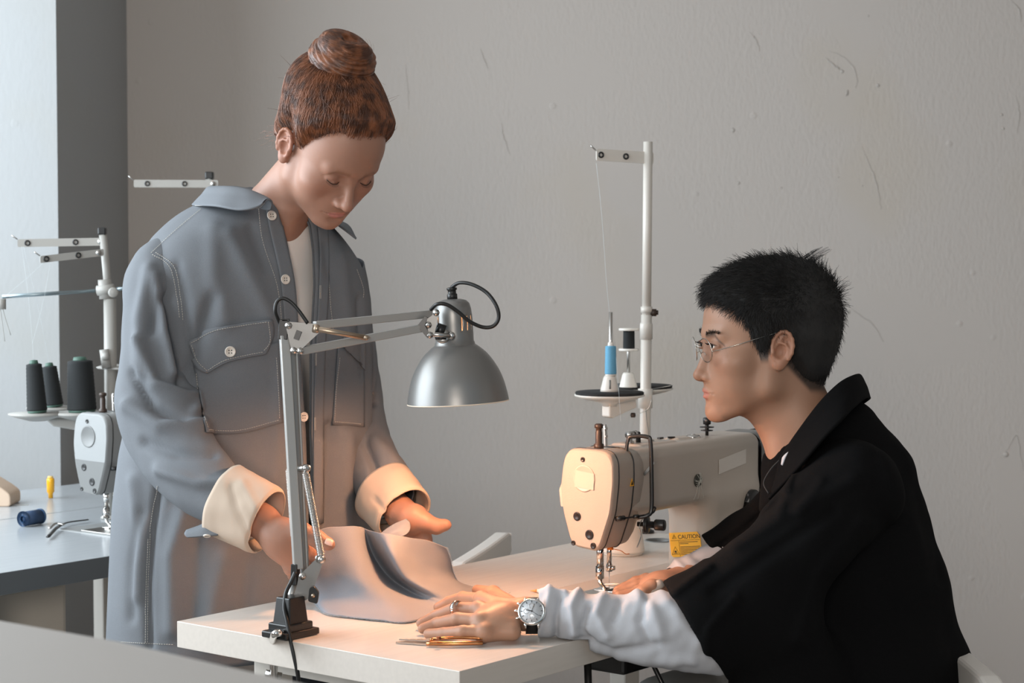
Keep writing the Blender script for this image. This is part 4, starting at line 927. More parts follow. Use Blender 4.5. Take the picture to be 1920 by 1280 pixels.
m_ = MB(); m_.tube(spline([PZ(800, 1206, .755), PZ(850, 1206, .756), PZ(905, 1205, .756)], 12), .0042, 8, flat=.8); m_.build('handle', copper, r)
m_ = MB(); m_.tube(spline([PZ(806, 1199, .759), PZ(835, 1196, .760), PZ(870, 1195, .762), PZ(905, 1196, .762)], 14), .0032, 8, flat=.8); m_.build('handle', copper, r)
m_ = MB(); m_.lathe([(.0065, -.004), (.0065, .010), (.003, .012)], PZ(904, 1200, .756), (0, 0, 1), 14); m_.lathe([(.004, 0), (.004, .004)], PZ(822, 1199, .762), (0, 0, 1), 12); m_.build('pivot', mat('dark_copper', (.25, .10, .05), .3, 1.), r)
# pencil
r = root('pencil', 'pencil lying on the table between the slot and the slide plate', 'pencil', PZ(1040, 1104))
a = PZ(994, 1107, .7535); b = PZ(1085, 1110, .7535); d = nrm(b - a)
m_ = MB(); m_.tube([a + d * .012, b], .0035, 6); m_.build('barrel', whitep, r); m_ = MB(); m_.tube([a, a + d * .012], [.0004, .0035], 6); m_.build('point', mat('pencil_wood', C8(206, 150, 96), .6), r)
m_ = MB(); m_.tube(spline([PZ(930, 1116, .7508), PZ(944, 1113, .7508), PZ(957, 1110, .7508)], 10), .0004, 5); o = m_.build('thread_scrap', pale_thread, None); tag(o, 'short loose thread scrap on the bare table beside the fabric', 'thread')
# ---------------------------------------------------------------- cloth, hair and hand helpers
from mathutils.bvhtree import BVHTree
denim = mat('grey_blue_denim', C8(115, 119, 124), .85, noise=.10, nscale=900, bump=.35, bscale=1100, spec=.2)
cream = mat('cream_lining', C8(190, 172, 155), .85, bump=.15, bscale=900, spec=.2)
teem = mat('white_jersey', C8(226, 220, 214), .9, bump=.15, bscale=900, spec=.2)
stitchm = mat('pale_stitching', C8(196, 192, 184), .8)
buttonm = mat('pearl_button', C8(216, 208, 198), .35)
blackcloth = mat('black_cotton', (.0042, .0042, .0045), .92, bump=.3, bscale=900, spec=.09, sss=0)
shirtm = mat('white_cotton', C8(180, 182, 187), .85, bump=.15, bscale=700, spec=.2)
skinw = mat('fair_skin', (.5, .3, .2), .5, attr='Col', sss=.10, bump=.08, bscale=500, spec=.4)
def pix(p):
    d = np.asarray(p, float) - CAM; f = d[..., 1] * CT - d[..., 2] * ST; up = d[..., 1] * ST + d[..., 2] * CT
    return np.stack([960 + F * d[..., 0] / f, 640 - F * up / f], -1)
def seg_d(q, a, b):
    a = V(*a); b = V(*b); ba = b - a; h = np.clip(((q - a) @ ba) / (ba @ ba), 0, 1); return np.linalg.norm(q - a - h[..., None] * ba, axis=-1), h
def fold_field(p, folds, side=None):
    """sum of soft ridges / hollows; each fold: (points along the crease, half-width, height in metres), given where the crease shows on the garment"""
    q = pix(p); out = np.zeros(q.shape[:-1])
    for pts, wd, am in folds:
        best = None
        for i in range(len(pts) - 1):
            d, _ = seg_d(q, pts[i], pts[i + 1]); best = d if best is None else np.minimum(best, d)
        out += am * np.exp(-(best / wd) ** 2)
    return out
def gnoise(p, sc_, seed=0, oct=3):
    """cheap smooth noise from sines"""
    r = np.random.default_rng(seed); out = np.zeros(p.shape[:-1]); a = 1.; f = 1.
    for o in range(oct):
        for k in range(4):
            d = r.normal(size=3); d /= np.linalg.norm(d); out += a / 4 * np.sin((p * np.asarray(sc_)) @ d * f * 6.28 + r.uniform(0, 6.28))
        a *= .5; f *= 2
    return out
def grid_normals(G, closed=False):
    du = np.gradient(G, axis=0); dv = np.gradient(G, axis=1)
    if closed: du[0] = du[-1] = (G[1] - G[-2]) / 2
    n = np.cross(du, dv); return n / (np.linalg.norm(n, axis=-1, keepdims=True) + 1e-12)
def sheet(name, G, m, parent, thick=.0016, closeu=False, offset=-1, sub=0, world=True):
    b = MB(); b.grid(G, closeu); o = b.build(name, m, parent, world=world)
    if sub: s_ = o.modifiers.new('sub', 'SUBSURF'); s_.levels = s_.render_levels = sub
    if thick: s_ = o.modifiers.new('thick', 'SOLIDIFY'); s_.thickness = thick; s_.offset = offset
    return o
class Cast:
    def __init__(s, *meshes):
        v = []; f = []
        for G, cl in meshes:
            b = MB(); b.grid(G, cl); n = len(v); v += b.v; f += [tuple(i + n for i in q) for q in b.f]
        s.b = BVHTree.FromPolygons([Vector(x) for x in v], f)
    def hit(s, px, py, off=0.):
        r = nrm(ray(px, py)); loc, n, i, d = s.b.ray_cast(Vector(CAM), Vector(r))
        if loc is None: return None
        n = np.array(n); n = -n if n @ r > 0 else n
        return np.array(loc) + n * off, n
    def pts(s, pl, n, off):
        out = []; last = None
        for q in spline(pl, n):
            h = s.hit(q[0], q[1], off)
            if h is not None: out.append(h[0])
        return np.array(out)
def seam(B, cast, pl, off=.0010, r=.0005, n=40, dash=True):
    q = cast.pts(pl, n, off)
    if len(q) < 3: return
    if not dash: B.tube(q, r, 5); return
    L_ = np.concatenate([[0], np.cumsum(np.linalg.norm(np.diff(q, axis=0), axis=1))]); tot = L_[-1]; k = int(tot / .0042)
    for i in range(k):
        t = [(i + a) * .0042 for a in (.0, .36, .72)]; B.tube(np.stack([np.interp(t, L_, q[:, j]) for j in range(3)], 1), r, 4)
def patch(cast, poly4, nu, nv, off):
    """draped patch from a 4-sided outline (rows of points)"""
    C = surf(poly4, nu, nv) if len(poly4) > 2 else np.stack([spline(poly4[0], nv) * (1 - t) + spline(poly4[1], nv) * t for t in np.linspace(0, 1, nu)])
    G = np.zeros((nu, nv, 3)); 
    for i in range(nu):
        for j in range(nv):
            h = cast.hit(C[i, j][0], C[i, j][1], off)
            G[i, j] = h[0] if h is not None else (G[i, j - 1] if j else G[i - 1, j])
    return G
def button(name, c, n, r_, parent, m=None):
    n = nrm(n); b = MB(); b.lathe([(r_ * .9, 0), (r_, .0008), (r_, .0022), (r_ * .86, .0028), (r_ * .72, .0018), (.0001, .0016)], c, n, 24); o = b.build(name, m or buttonm, parent)
    x = nrm(np.cross(n, (0, 0, 1))); y = np.cross(n, x); b = MB()
    for a, d in ((1, 1), (1, -1), (-1, 1), (-1, -1)): b.lathe([(r_ * .12, 0), (r_ * .12, .0004)], c + n * .0016 + (x * a + y * d) * r_ * .24, n, 8)
    b.build('button_hole', darkmetal, o); return o
def rings(path, rad, n=48, squash=None, up=(0, 1, 0)):
    """sweep: path (m,3), rad (m,) or (m,2)"""
    m_ = len(path); t = np.gradient(path, axis=0); t /= np.linalg.norm(t, axis=1, keepdims=True); rad = np.asarray(rad); rad = np.stack([rad, rad], 1) if rad.ndim == 1 else rad
    k = np.linspace(0, 2 * math.pi, n, endpoint=False); G = np.zeros((m_, n, 3)); u = V(*up)
    for i in range(m_):
        x = nrm(np.cross(u, t[i])); y = np.cross(t[i], x)
        G[i] = path[i] + rad[i, 0] * np.outer(np.cos(k), x) + rad[i, 1] * np.outer(np.sin(k), y)
    return np.transpose(G, (1, 0, 2))      # u around, v along
def hair_strands(name, strands, m, parent, r0=.00035, r1=.00008):
    """strands: list of (k,3) arrays in world coordinates -> one hair curves object"""
    R, t = rootmat(parent); cu = bpy.data.hair_curves.new(name); cu.add_curves([len(s_) for s_ in strands])
    P_ = ((np.concatenate(strands) - t) @ R).astype(np.float32)
    pa = cu.attributes.get('position') or cu.attributes.new('position', 'FLOAT_VECTOR', 'POINT'); pa.data.foreach_set('vector', P_.ravel())
    ra = cu.attributes.get('radius') or cu.attributes.new('radius', 'FLOAT', 'POINT')
    ra.data.foreach_set('value', np.concatenate([np.linspace(r0, r1, len(s_)) for s_ in strands]).astype(np.float32))
    cu.materials.append(m); o = bpy.data.objects.new(name, cu); COL.objects.link(o); o.parent = parent; return o
def hairmat(name, c, c2, rough=.35):
    m = bpy.data.materials.new(name); m.use_nodes = True; nt = m.node_tree; b = nt.nodes['Principled BSDF']
    oi = nt.nodes.new('ShaderNodeTexCoord'); n = nt.nodes.new('ShaderNodeTexNoise'); n.inputs['Scale'].default_value = 55; n.inputs['Detail'].default_value = 3; nt.links.new(oi.outputs['Object'], n.inputs['Vector'])
    mx = nt.nodes.new('ShaderNodeMix'); mx.data_type = 'RGBA'; mx.inputs[6].default_value = (*c, 1); mx.inputs[7].default_value = (*c2, 1)
    r = nt.nodes.new('ShaderNodeMapRange'); r.inputs[1].default_value = .4; r.inputs[2].default_value = .62; nt.links.new(n.outputs['Fac'], r.inputs[0]); nt.links.new(r.outputs[0], mx.inputs[0]); nt.links.new(mx.outputs[2], b.inputs['Base Color'])
    b.inputs['Roughness'].default_value = rough; b.inputs['Specular IOR Level'].default_value = .6; return m
def skull_sdf(h, grow=0., fd=0.):
    S = SDF(); k = h.k
    S.ell(h(0, fd, .042), np.array((.0735 + grow, .096 + grow, .083 + grow)) * k, .02, h.M); S.ell(h(0, .048 + fd, .040), np.array((.057 + grow, .0475 + grow, .058 + grow)) * k, .025, h.M)
    S.ell(h(0, -.045, -.02), np.array((.055 + grow, .045 + grow, .06 + grow)) * k, .03, h.M)
    return S
def on_skull(S, h, d, r0=.04):
    """march outwards from inside the skull along local directions d (n,3) -> local radius"""
    c = V(0, .01, .035); lo_ = np.full(len(d), r0); hi_ = np.full(len(d), .16)
    for _ in range(18):
        mid = (lo_ + hi_) / 2; q = c + d * mid[:, None]; w_ = h.o + (q * h.k) @ h.M.T; e = S.ev(w_.astype(np.float32)); inn = e < 0
        lo_ = np.where(inn, mid, lo_); hi_ = np.where(inn, hi_, mid)
    return c + d * ((lo_ + hi_) / 2)[:, None]
def fingers(S, pts, r0=.0088, r1=.0068, k=.003):
    n = len(pts); S.chain(pts, list(np.linspace(r0, r1, n)), k)
def nail(pt, n, d, w_, l_, parent, m):
    n = nrm(n); d = nrm(d); x = np.cross(d, n); G = np.zeros((7, 7, 3))
    for i, a in enumerate(np.linspace(-1, 1, 7)):
        for j, b in enumerate(np.linspace(-1, 1, 7)):
            ww = w_ * math.sqrt(max(0, 1 - .35 * b * b)); G[i, j] = pt + x * a * ww / 2 + d * b * l_ / 2 - n * (a * a * w_ * .16 + .0008 * b * b)
    return sheet('fingernail', G, m, parent, .0004)
# ---------------------------------------------------------------- the standing woman
Rw, Uw = V(-.8, -.6, 0), V(.4, -.53, .75)
hw = Fr((0, 0, 0), Rw, Uw, 1.0); br = P(663, 333, 3.10); hw.o = br - (hw(0, .095, .016) - hw.o)
pw = root('person', 'red-haired woman with a high bun in an open blue-grey denim jacket, standing and looking down', 'person', (-.478, 3.30, 0))
SKW = (.34, .180, .125)
S = SDF(); head_sdf(S, hw, 'f', True)
nb = P(508, 405, 3.29)
S.cap(hw(0, -.018, -.045), nb, .050, .054, .035)
S.cap(hw(.030, .0, -.055), P(540, 425, 3.225), .012, .009, .035)
shR = V(-.555, 3.220, 1.315); shL = V(-.340, 3.380, 1.315)
S.cap(nb + V(0, 0, -.03), shR, .046, .036, .05); S.cap(nb + V(0, 0, -.03), shL, .046, .036, .05)
S.ell(V(-.455, 3.30, 1.22), (.150, .105, .18), .04, np.stack([V(.82, .574, 0), V(-.574, .82, 0), V(0, 0, 1)], 1)); S.ell(V(-.47, 3.30, .98), (.135, .095, .17), .06, np.stack([V(.82, .574, 0), V(-.574, .82, 0), V(0, 0, 1)], 1))
elR, wrR = P(292, 775, 3.13), P(492, 978, 2.965)
S.chain([shR, P(296, 640, 3.17), elR, P(392, 905, 3.03), wrR], [.036, .034, .034, .031, .024], .02)
elL, wrL = P(662, 770, 3.46), P(752, 962, 3.20)
S.chain([shL, P(656, 640, 3.44), elL, P(700, 892, 3.32), wrL], [.036, .032, .032, .030, .024], .02)
# her right hand: back of the hand to us, thumb over the cloth to the right, fingers below
YH = 2.945
S.ell(P(532, 1018, YH), (.038, .020, .030), .012, np.stack([nrm(V(.75, 0, -.66)), V(0, 1, 0), nrm(V(.66, 0, .75))], 1))
S.cap(wrR, P(525, 1008, YH), .024, .024, .02)
S.cap(P(515, 1000, YH), P(548, 1056, YH + .005), .016, .013, .015)
kn = [P(572, 1030, YH + .01), P(562, 1046, YH + .015), P(552, 1058, YH + .02), P(545, 1066, YH + .03)]
for i, q in enumerate(kn):
    S.cap(P(525, 1010, YH + .005 * i), q, .015, .0115, .012)
    d1 = V(.012 - .004 * i, .036, -.016); d2 = V(.006, .024, -.002); d3 = V(.002, .014, .008)
    fingers(S, [q, q + d1, q + d1 + d2, q + d1 + d2 + d3], .0100, .0072)
fingers(S, [P(532, 990, YH - .005), P(562, 995, YH - .012), P(592, 1008, YH - .012), P(613, 1018, YH - .012)], .0170, .0100, .010)
S.ell(P(614, 1019, YH - .012), (.0125, .0095, .0098), .004, np.stack([nrm(V(.9, 0, -.4)), V(0, 1, 0), nrm(V(.4, 0, .9))], 1))
# her left hand: thumb pointing right, fingers under the cloth
YG = 3.17
S.ell(P(775, 975, YG), (.026, .020, .024), .012); S.cap(wrL, P(772, 972, YG), .023, .022, .02)
fingers(S, [P(778, 968, YG - .008), P(800, 980, YG - .012), P(818, 987, YG - .012), P(833, 984, YG - .010)], .0150, .0098, .010)
S.ell(P(834, 984, YG - .010), (.0115, .0085, .0088), .004)
for i, (a, b) in enumerate(((796, 992), (788, 996), (779, 998), (770, 1000))):
    q = P(a, b, YG + .006 * i); fingers(S, [P(775, 976, YG), q, P(a + 4, b + 20, YG + .004 * i), P(a - 6, b + 36, YG + .010)], .0125, .0072, .006)
v, f = mesh_sdf(S, (-.70, 2.86, .78), (-.10, 3.58, 1.74), .0021)
col = head_albedo(hw, v, SKW, (.50, .20, .17), 'f', (.22, .10, .055))
HLW = lambda q: q[:, 2] - np.interp(q[:, 1], [-.11, -.085, -.06, -.042, -.028, -.012, .004, .016, .028, .040, .055, .070, .082, .11], [-.070, -.066, -.052, -.026, .004, .028, .030, .014, .018, .042, .066, .083, .092, .100])
qq = hw.inv(v); mk = (ss(-.006, .008, HLW(qq) + .003 * np.sin(qq[:, 0] * 400) * np.sin(qq[:, 1] * 500)) * (qq[:, 2] > -.09) * (np.linalg.norm(qq, axis=1) < .16))[:, None] * .9
col = col * (1 - mk) + V(.24, .085, .035) * mk
# warm fingertips and knuckles
body = obj('body', v, f, skinw, pw, attr=col)
nailm = mat('nail', C8(236, 190, 170), .25)
nail(P(617, 1015, YH - .0245), V(-.05, -.85, .5), V(.9, 0, -.35), .0115, .013, body, nailm)
# eyelashes along the closed lids, far and near
lash = mat('dark_lash', (.035, .016, .010), .6); m_ = MB()
for s_ in (-1, 1):
    lidp = [hw(s_ * (.020 + .0235 * t), .0942 - .0085 * (abs(t - .42) * 1.6) ** 2, -.0002 + .0045 * (t - .45) ** 2 * 3) for t in np.linspace(0, 1, 12)]; m_.tube(spline(lidp, 24), [.0003] + [.0007] * 22 + [.0003], 5)
    for t in np.linspace(0.1, 1, 26):
        x = .021 + .0215 * t; yb2 = .0935 - .0085 * (abs(t - .42) * 1.6) ** 2; zb2 = .0008 + .0045 * (t - .45) ** 2 * 3
        a = hw(s_ * x, yb2 - .0005, zb2); b = hw(s_ * (x + .003 * (t - .3)), yb2 + .0030, zb2 - .0030); c = hw(s_ * (x + .005 * (t - .3)), yb2 + .0055, zb2 - .0035); m_.tube(spline([a, b, c], 6), [.00011] * 5 + [.00004], 4)
m_.build('eyelashes', lash, body)
# hair
redh = hairmat('auburn_hair', (.070, .023, .0095), (.215, .074, .028), .48)
ya = [-.11, -.085, -.06, -.042, -.028, -.012, .004, .016, .028, .040, .055, .070, .082, .11]
za = [-.070, -.066, -.052, -.026, .004, .028, .030, .014, .018, .042, .066, .083, .092, .100]
def hairline_w(q): return q[:, 2] - np.interp(q[:, 1], ya, za) - .0025 * np.sin(q[:, 0] * 170) + .0035 * np.sin(q[:, 0] * 60 + 1)
bunc = V(0, -.060, .150)
Ss = skull_sdf(hw, .0015)
Ss.ell(hw(0, -.050, .080), (.066, .064, .052), .03, hw.M)
def hdisp(p):
    q = hw.inv(p); m = hairline_w(q); d = q - bunc; d = d / (np.linalg.norm(d, axis=1, keepdims=True) + 1e-9)
    az = np.arctan2(d[:, 0], d[:, 1]); rr = np.linalg.norm(q - bunc, axis=1)
    rid = .0013 * np.sin(az * 23 + 3 * np.sin(rr * 30) + 2.0 * np.sin(az * 3)) + .0009 * np.sin(az * 51 + 4 * np.sin(rr * 22 + az)) + .0022 * np.sin(az * 7 + rr * 18)
    return (.0125 * ss(-.004, .048, m) + .005 * np.exp(-((m - .045) / .02) ** 2) * ss(.04, .07, q[:, 1]) + rid * ss(.0, .03, m)) - .0035 * (1 - ss(-.002, .010, m))
v, f = mesh_sdf(Ss, hw.o - .19, hw.o + .19, .0022, disp=hdisp, proj=5, keep=lambda p: hairline_w(hw.inv(p)) > -.003)
hair = obj('hair', v, f, redh, pw)
# bun: a wound coil
Sb = SDF(); Sb.ell(hw(*(bunc + V(0, 0, -.006))), (.039, .039, .030), .01, hw.M)
coilp = []
for t in np.linspace(0, 1, 34):
    a = -1.2 + t * 2 * math.pi * 1.55; rr = .0365 - .012 * t; coilp.append(hw(bunc[0] + rr * math.cos(a), bunc[1] + rr * math.sin(a), bunc[2] - .014 + .032 * t))
Sb.chain(coilp, [.0225 - .004 * abs(i / 33 - .3) for i in range(34)], .004)
def bdisp(p):
    q = hw.inv(p) - bunc; az = np.arctan2(q[:, 1], q[:, 0]); return .0009 * np.sin(q[:, 2] * 900 + az * 3 + 2 * np.sin(az * 2)) + .0008 * np.sin(q[:, 2] * 420 - az * 5 + np.linalg.norm(q[:, :2], axis=1) * 300)
v, f = mesh_sdf(Sb, hw(*bunc) - .085, hw(*bunc) + .085, .0019, disp=bdisp); obj('bun', v, f, redh, hair)
st = []; N_ = 5200; r2 = np.random.default_rng(3)
d = r2.normal(size=(N_ * 3, 3)); d /= np.linalg.norm(d, axis=1, keepdims=True); q = on_skull(Ss, hw, d); m = hairline_w(q); q = q[(m > -.002)]; m = hairline_w(q); pr_ = np.exp(-m / .03) * .8 + .25; q = q[r2.uniform(size=len(q)) < pr_][:N_]
c0 = V(0, .01, .035); T = np.linspace(0, 1, 12)
db = nrm(bunc - c0)
for p0 in q:
    d0 = p0 - c0; r0_ = np.linalg.norm(d0); d0 /= r0_; ang = math.acos(np.clip(d0 @ db, -1, 1))
    if ang < .25: continue
    lenf = r2.uniform(.55, 1.0); ph = r2.uniform(0, 6.28); fr = r2.uniform(1, 3.2); am = r2.normal(0, .085)
    tt = T * lenf; dirs = (np.sin((1 - tt) * ang)[:, None] * d0 + np.sin(tt * ang)[:, None] * db) / math.sin(ang); side = nrm(np.cross(d0, db))
    dirs = dirs + side * (am * np.sin(tt * fr * 3.1 + ph) * tt * (1 - tt) * 4)[:, None]; dirs /= np.linalg.norm(dirs, axis=1, keepdims=True)
    st.append(dirs)
lens = [len(s_) for s_ in st]; D = np.concatenate(st); Q = on_skull(Ss, hw, D); tl_ = np.tile(T, len(st)); hm = hairline_w(Q)
lift = np.repeat(r2.uniform(.0130, .0185, len(st)), 12); rad = (Q - c0); rad /= np.linalg.norm(rad, axis=1, keepdims=True)
Q = Q + rad * (lift * ss(-.006, .046, hm) + .0010)[:, None]; W_ = hw.o + Q @ hw.M.T
hair_strands('strands', [W_[i * 12:(i + 1) * 12] for i in range(len(st))], redh, hair, .00042, .00016)
st = []
for i in range(1500):          # strands wrapped round the bun
    a0 = r2.uniform(-1.2, 6.5); span = r2.uniform(1.0, 3.0); ph = r2.uniform(0, 6.28); pts = []
    for t in np.linspace(0, 1, 12):
        a = a0 + span * t; u_ = np.clip((a + 1.2) / (2 * math.pi * 1.55), 0, 1); rr = .0365 - .012 * u_; zz = bunc[2] - .014 + .032 * u_; th = ph + t * 1.2; ro = .0226
        pts.append(hw(bunc[0] + (rr + ro * math.cos(th)) * math.cos(a), bunc[1] + (rr + ro * math.cos(th)) * math.sin(a), zz + ro * math.sin(th)))
    st.append(np.array(pts))
for i in range(90):           # flyaways
    z0 = r2.uniform(.03, .14); y0 = r2.uniform(-.10, .07); d0 = nrm(V(r2.uniform(-1, 1), y0 / .09, (z0 - .03) / .09)); p0 = on_skull(Ss, hw, d0[None])[0] + d0 * .012
    e = r2.normal(0, .5, 3); L_ = r2.uniform(.010, .035)
    if hairline_w(p0[None])[0] < .012: continue
    st.append(np.array([hw(*(p0 + d0 * L_ * t * .5 + e * L_ * t * t * .7 + V(0, 0, -.006) * t * t)) for t in np.linspace(0, 1, 8)]))
for i in range(900):          # fine short hairs along the hairline
    ph_ = r2.uniform(-2.1, 2.1); zz_ = r2.uniform(-.02, .11); d0 = nrm(V(math.sin(ph_), math.cos(ph_), (zz_ - .035) / .09)); p0 = on_skull(Ss, hw, d0[None])[0]
    mh = hairline_w(p0[None])[0]
    if not -.005 < mh < .008: continue
    tb_ = nrm(bunc - p0 - d0 * ((bunc - p0) @ d0)); e = r2.normal(0, .18, 3); L_ = r2.uniform(.012, .030)
    st.append(np.array([hw(*(p0 + d0 * (.0012 + .006 * t) + (tb_ + e) * L_ * t)) for t in np.linspace(0, 1, 6)]))
for i in range(40):           # loose hairs at the nape
    p0 = V(r2.uniform(-.01, .06), -.085 + r2.uniform(-.01, .02), r2.uniform(-.06, -.01)); e = r2.normal(0, .006, 3); st.append(np.array([hw(*(p0 + V(0, -.028, -.030) * t * r2.uniform(.6, 1.3) + e * t + .004 * V(0, math.sin(t * 7 + i), math.cos(t * 6 + i)) * t)) for t in np.linspace(0, 1, 9)]))
hair_strands('loose_strands', st, redh, hair, .00034, .00010)

# jacket body: sections in the body's own axes
fw = V(math.sin(math.radians(35)), -math.cos(math.radians(35)), 0); rt = V(-math.cos(math.radians(35)), -math.sin(math.radians(35)), 0)
rows = np.array([(352, 452, 560, .078, 0), (368, 405, 576, .092, 0), (385, 366, 592, .106, .3), (412, 330, 610, .114, .8), (450, 296, 636, .115, 1), (495, 280, 664, .124, 1), (560, 274, 680, .128, 1), (640, 276, 683, .130, 1), (740, 268, 684, .134, 1), (840, 246, 684, .140, 1), (940, 234, 684, .144, 1), (1060, 228, 686, .148, 1), (1211, 222, 690, .152, 1)], float)
NV = 110; tt = np.linspace(rows[0, 0] ** 1.0, rows[-1, 0], NV); RR = np.stack([np.interp(tt, rows[:, 0], rows[:, k]) for k in range(5)], 1)
for _ in range(3): RR[1:-1, 1:4] = (RR[:-2, 1:4] + RR[1:-1, 1:4] * 2 + RR[2:, 1:4]) / 4
YC = 3.30
def ringpt(i, phi, grow=0.):
    py, xl, xr, D, _ = RR[i]; c = P((xl + xr) / 2, py, YC); hwid = (xr - xl) / 2 / (F / YC)
    W = math.sqrt(max(hwid ** 2 - (D * fw[0]) ** 2, .0009)) / abs(rt[0]); W += grow; D = D + grow; n_ = 2.35
    c_, s_ = math.cos(phi), math.sin(phi); k = (abs(c_) ** n_ + abs(s_) ** n_) ** (-1 / n_)
    zdrop = -.014 * (1 - ss(380, 470, py)) * (c_ > 0) * c_     # the front of the neckline sits lower
    return c + (-rt) * W * s_ * k + fw * D * c_ * k + V(0, 0, zdrop)
def solve_phi(i, pxt):
    a, b = -1.3, 1.5
    for _ in range(30):
        m = (a + b) / 2
        if pix(ringpt(i, m))[0] < pxt: a = m
        else: b = m
    return (a + b) / 2
eR = np.array([(352, 505), (380, 520), (430, 533), (524, 552), (620, 561), (800, 573), (1000, 580), (1211, 582)], float)
eL = np.array([(352, 560), (380, 572), (412, 584), (470, 590), (530, 592), (600, 588), (660, 585), (800, 584), (1000, 588), (1211, 592)], float)
NU = 190; Gj = np.zeros((NU, NV, 3))
for i in range(NV):
    pR = solve_phi(i, np.interp(RR[i, 0], eR[:, 0], eR[:, 1])); pL = solve_phi(i, np.interp(RR[i, 0], eL[:, 0], eL[:, 1]))
    for j, ph in enumerate(np.linspace(pR, pL - 2 * math.pi, NU)): Gj[j, i] = ringpt(i, ph)
nj = grid_normals(Gj); cc_ = Gj.mean(axis=(0, 1))
if ((Gj - cc_) * nj).sum() < 0: nj = -nj
front = (nj[..., 1] < .35)
folds = [([(398, 560), (372, 640), (352, 700)], 13, -.008), ([(545, 640), (520, 780), (515, 900)], 14, .004), ([(330, 500), (345, 560), (352, 640)], 9, -.006),
         ([(430, 440), (470, 520), (505, 590)], 16, .006), ([(400, 430), (400, 520), (420, 600)], 18, .005), ([(470, 430), (500, 500)], 10, -.005),
         ([(390, 830), (470, 900), (500, 960)], 20, -.007), ([(300, 900), (285, 1000), (276, 1100), (280, 1211)], 7, -.010), ([(250, 900), (262, 1000), (255, 1120)], 11, .006), ([(265, 960), (248, 1060), (246, 1160)], 8, -.005),
         ([(345, 960), (320, 1040), (322, 1180)], 16, .010), ([(420, 1040), (400, 1120), (390, 1200)], 18, .007), ([(370, 1000), (362, 1180)], 12, -.006), ([(470, 1020), (455, 1200)], 14, -.005),
         ([(622, 800), (618, 900), (612, 1000)], 12, -.012), ([(652, 820), (650, 1000)], 14, .008), ([(640, 480), (650, 560), (655, 640)], 12, .005), ([(610, 460), (618, 520)], 9, -.004), ([(600, 830), (598, 980)], 8, .005), ([(675, 560), (678, 700)], 6, -.006)]
ff = 1.35 * fold_field(Gj, folds) * front
back = (~front) * .006 * np.sin(np.linspace(0, 30, NU))[:, None] * ss(20, 100, np.arange(NV))[None]
Gj = Gj + nj * (ff + back + .0016 * gnoise(Gj, (5, 5, 2.2), 5))[..., None]
jk = sheet('jacket', Gj, denim, pw, .0022, offset=-1 if ((nj[NU // 2, 50] @ (Gj[NU // 2, 50] - cc_)) > 0) else 1)
lin = sheet('jacket_lining', Gj - nj * .0065 * ss(0, 4, np.arange(NV))[None, :, None], denim, jk, .001)
castJ = Cast((Gj, False))
# sleeves
def sleeve(pts, rad, folds, seed, amp, n=72, m_len=90, mat_=denim, nm='sleeve', par=jk, sgn=1):
    path = spline([P(*p) if len(p) == 3 and p[0] > 30 else V(*p) for p in pts], m_len); rr = spline(np.array(rad, float), m_len); G = rings(path, rr, n)
    G = np.concatenate([G, G[:1]], 0); nn = grid_normals(G, True); c = path[None]
    if ((G - c) * nn).sum() < 0: nn = -nn
    fr = nn[..., 1] < .3
    G = G + nn * (1.5 * fold_field(G, folds) * fr + amp * gnoise(G, (9, 9, 7), seed))[..., None]; G[-1] = G[0]
    return G, nn, path
slf = [([(280, 505), (262, 600), (262, 700)], 12, .008), ([(318, 560), (335, 640), (345, 720)], 11, -.014), ([(292, 520), (305, 620), (322, 700)], 9, .010), ([(262, 640), (290, 720), (350, 745)], 9, .010), ([(250, 700), (290, 765), (345, 790)], 8, -.009), ([(243, 760), (300, 800), (372, 800)], 12, .012),
       ([(270, 830), (330, 850), (400, 850)], 9, -.007), ([(300, 880), (370, 905), (425, 905)], 10, .008), ([(340, 700), (362, 740), (365, 770)], 8, .008), ([(300, 560), (285, 620)], 8, -.006)]
G1, n1, p1 = sleeve([(338, 462, 3.26), (300, 518, 3.21), (293, 600, 3.18), (290, 690, 3.15), (293, 770, 3.12), (328, 842, 3.08), (380, 900, 3.03), (432, 948, 2.995)], [(.030, .036), (.056, .066), (.056, .066), (.060, .066), (.066, .066), (.066, .064), (.058, .056), (.043, .044)], slf, 3, .0022)
sl1 = sheet('sleeve', G1, denim, jk, .002)
slg = [([(690, 640), (694, 700), (690, 740)], 9, .008), ([(683, 745), (700, 752)], 8, -.012), ([(700, 830), (730, 860), (752, 890)], 14, .006), ([(686, 830), (700, 870), (705, 910)], 9, -.008)]
G2, n2, p2 = sleeve([(640, 500, 3.40), (648, 560, 3.42), (656, 640, 3.44), (663, 722, 3.46), (668, 800, 3.43), (688, 862, 3.35), (716, 906, 3.28), (735, 932, 3.24)], [(.044, .055), (.046, .06), (.046, .06), (.050, .06), (.055, .06), (.056, .056), (.048, .048), (.040, .040)], slg, 8, .0020)
sl2 = sheet('sleeve', G2, denim, jk, .002)
castA = Cast((Gj, False), (G1, False), (G2, False))
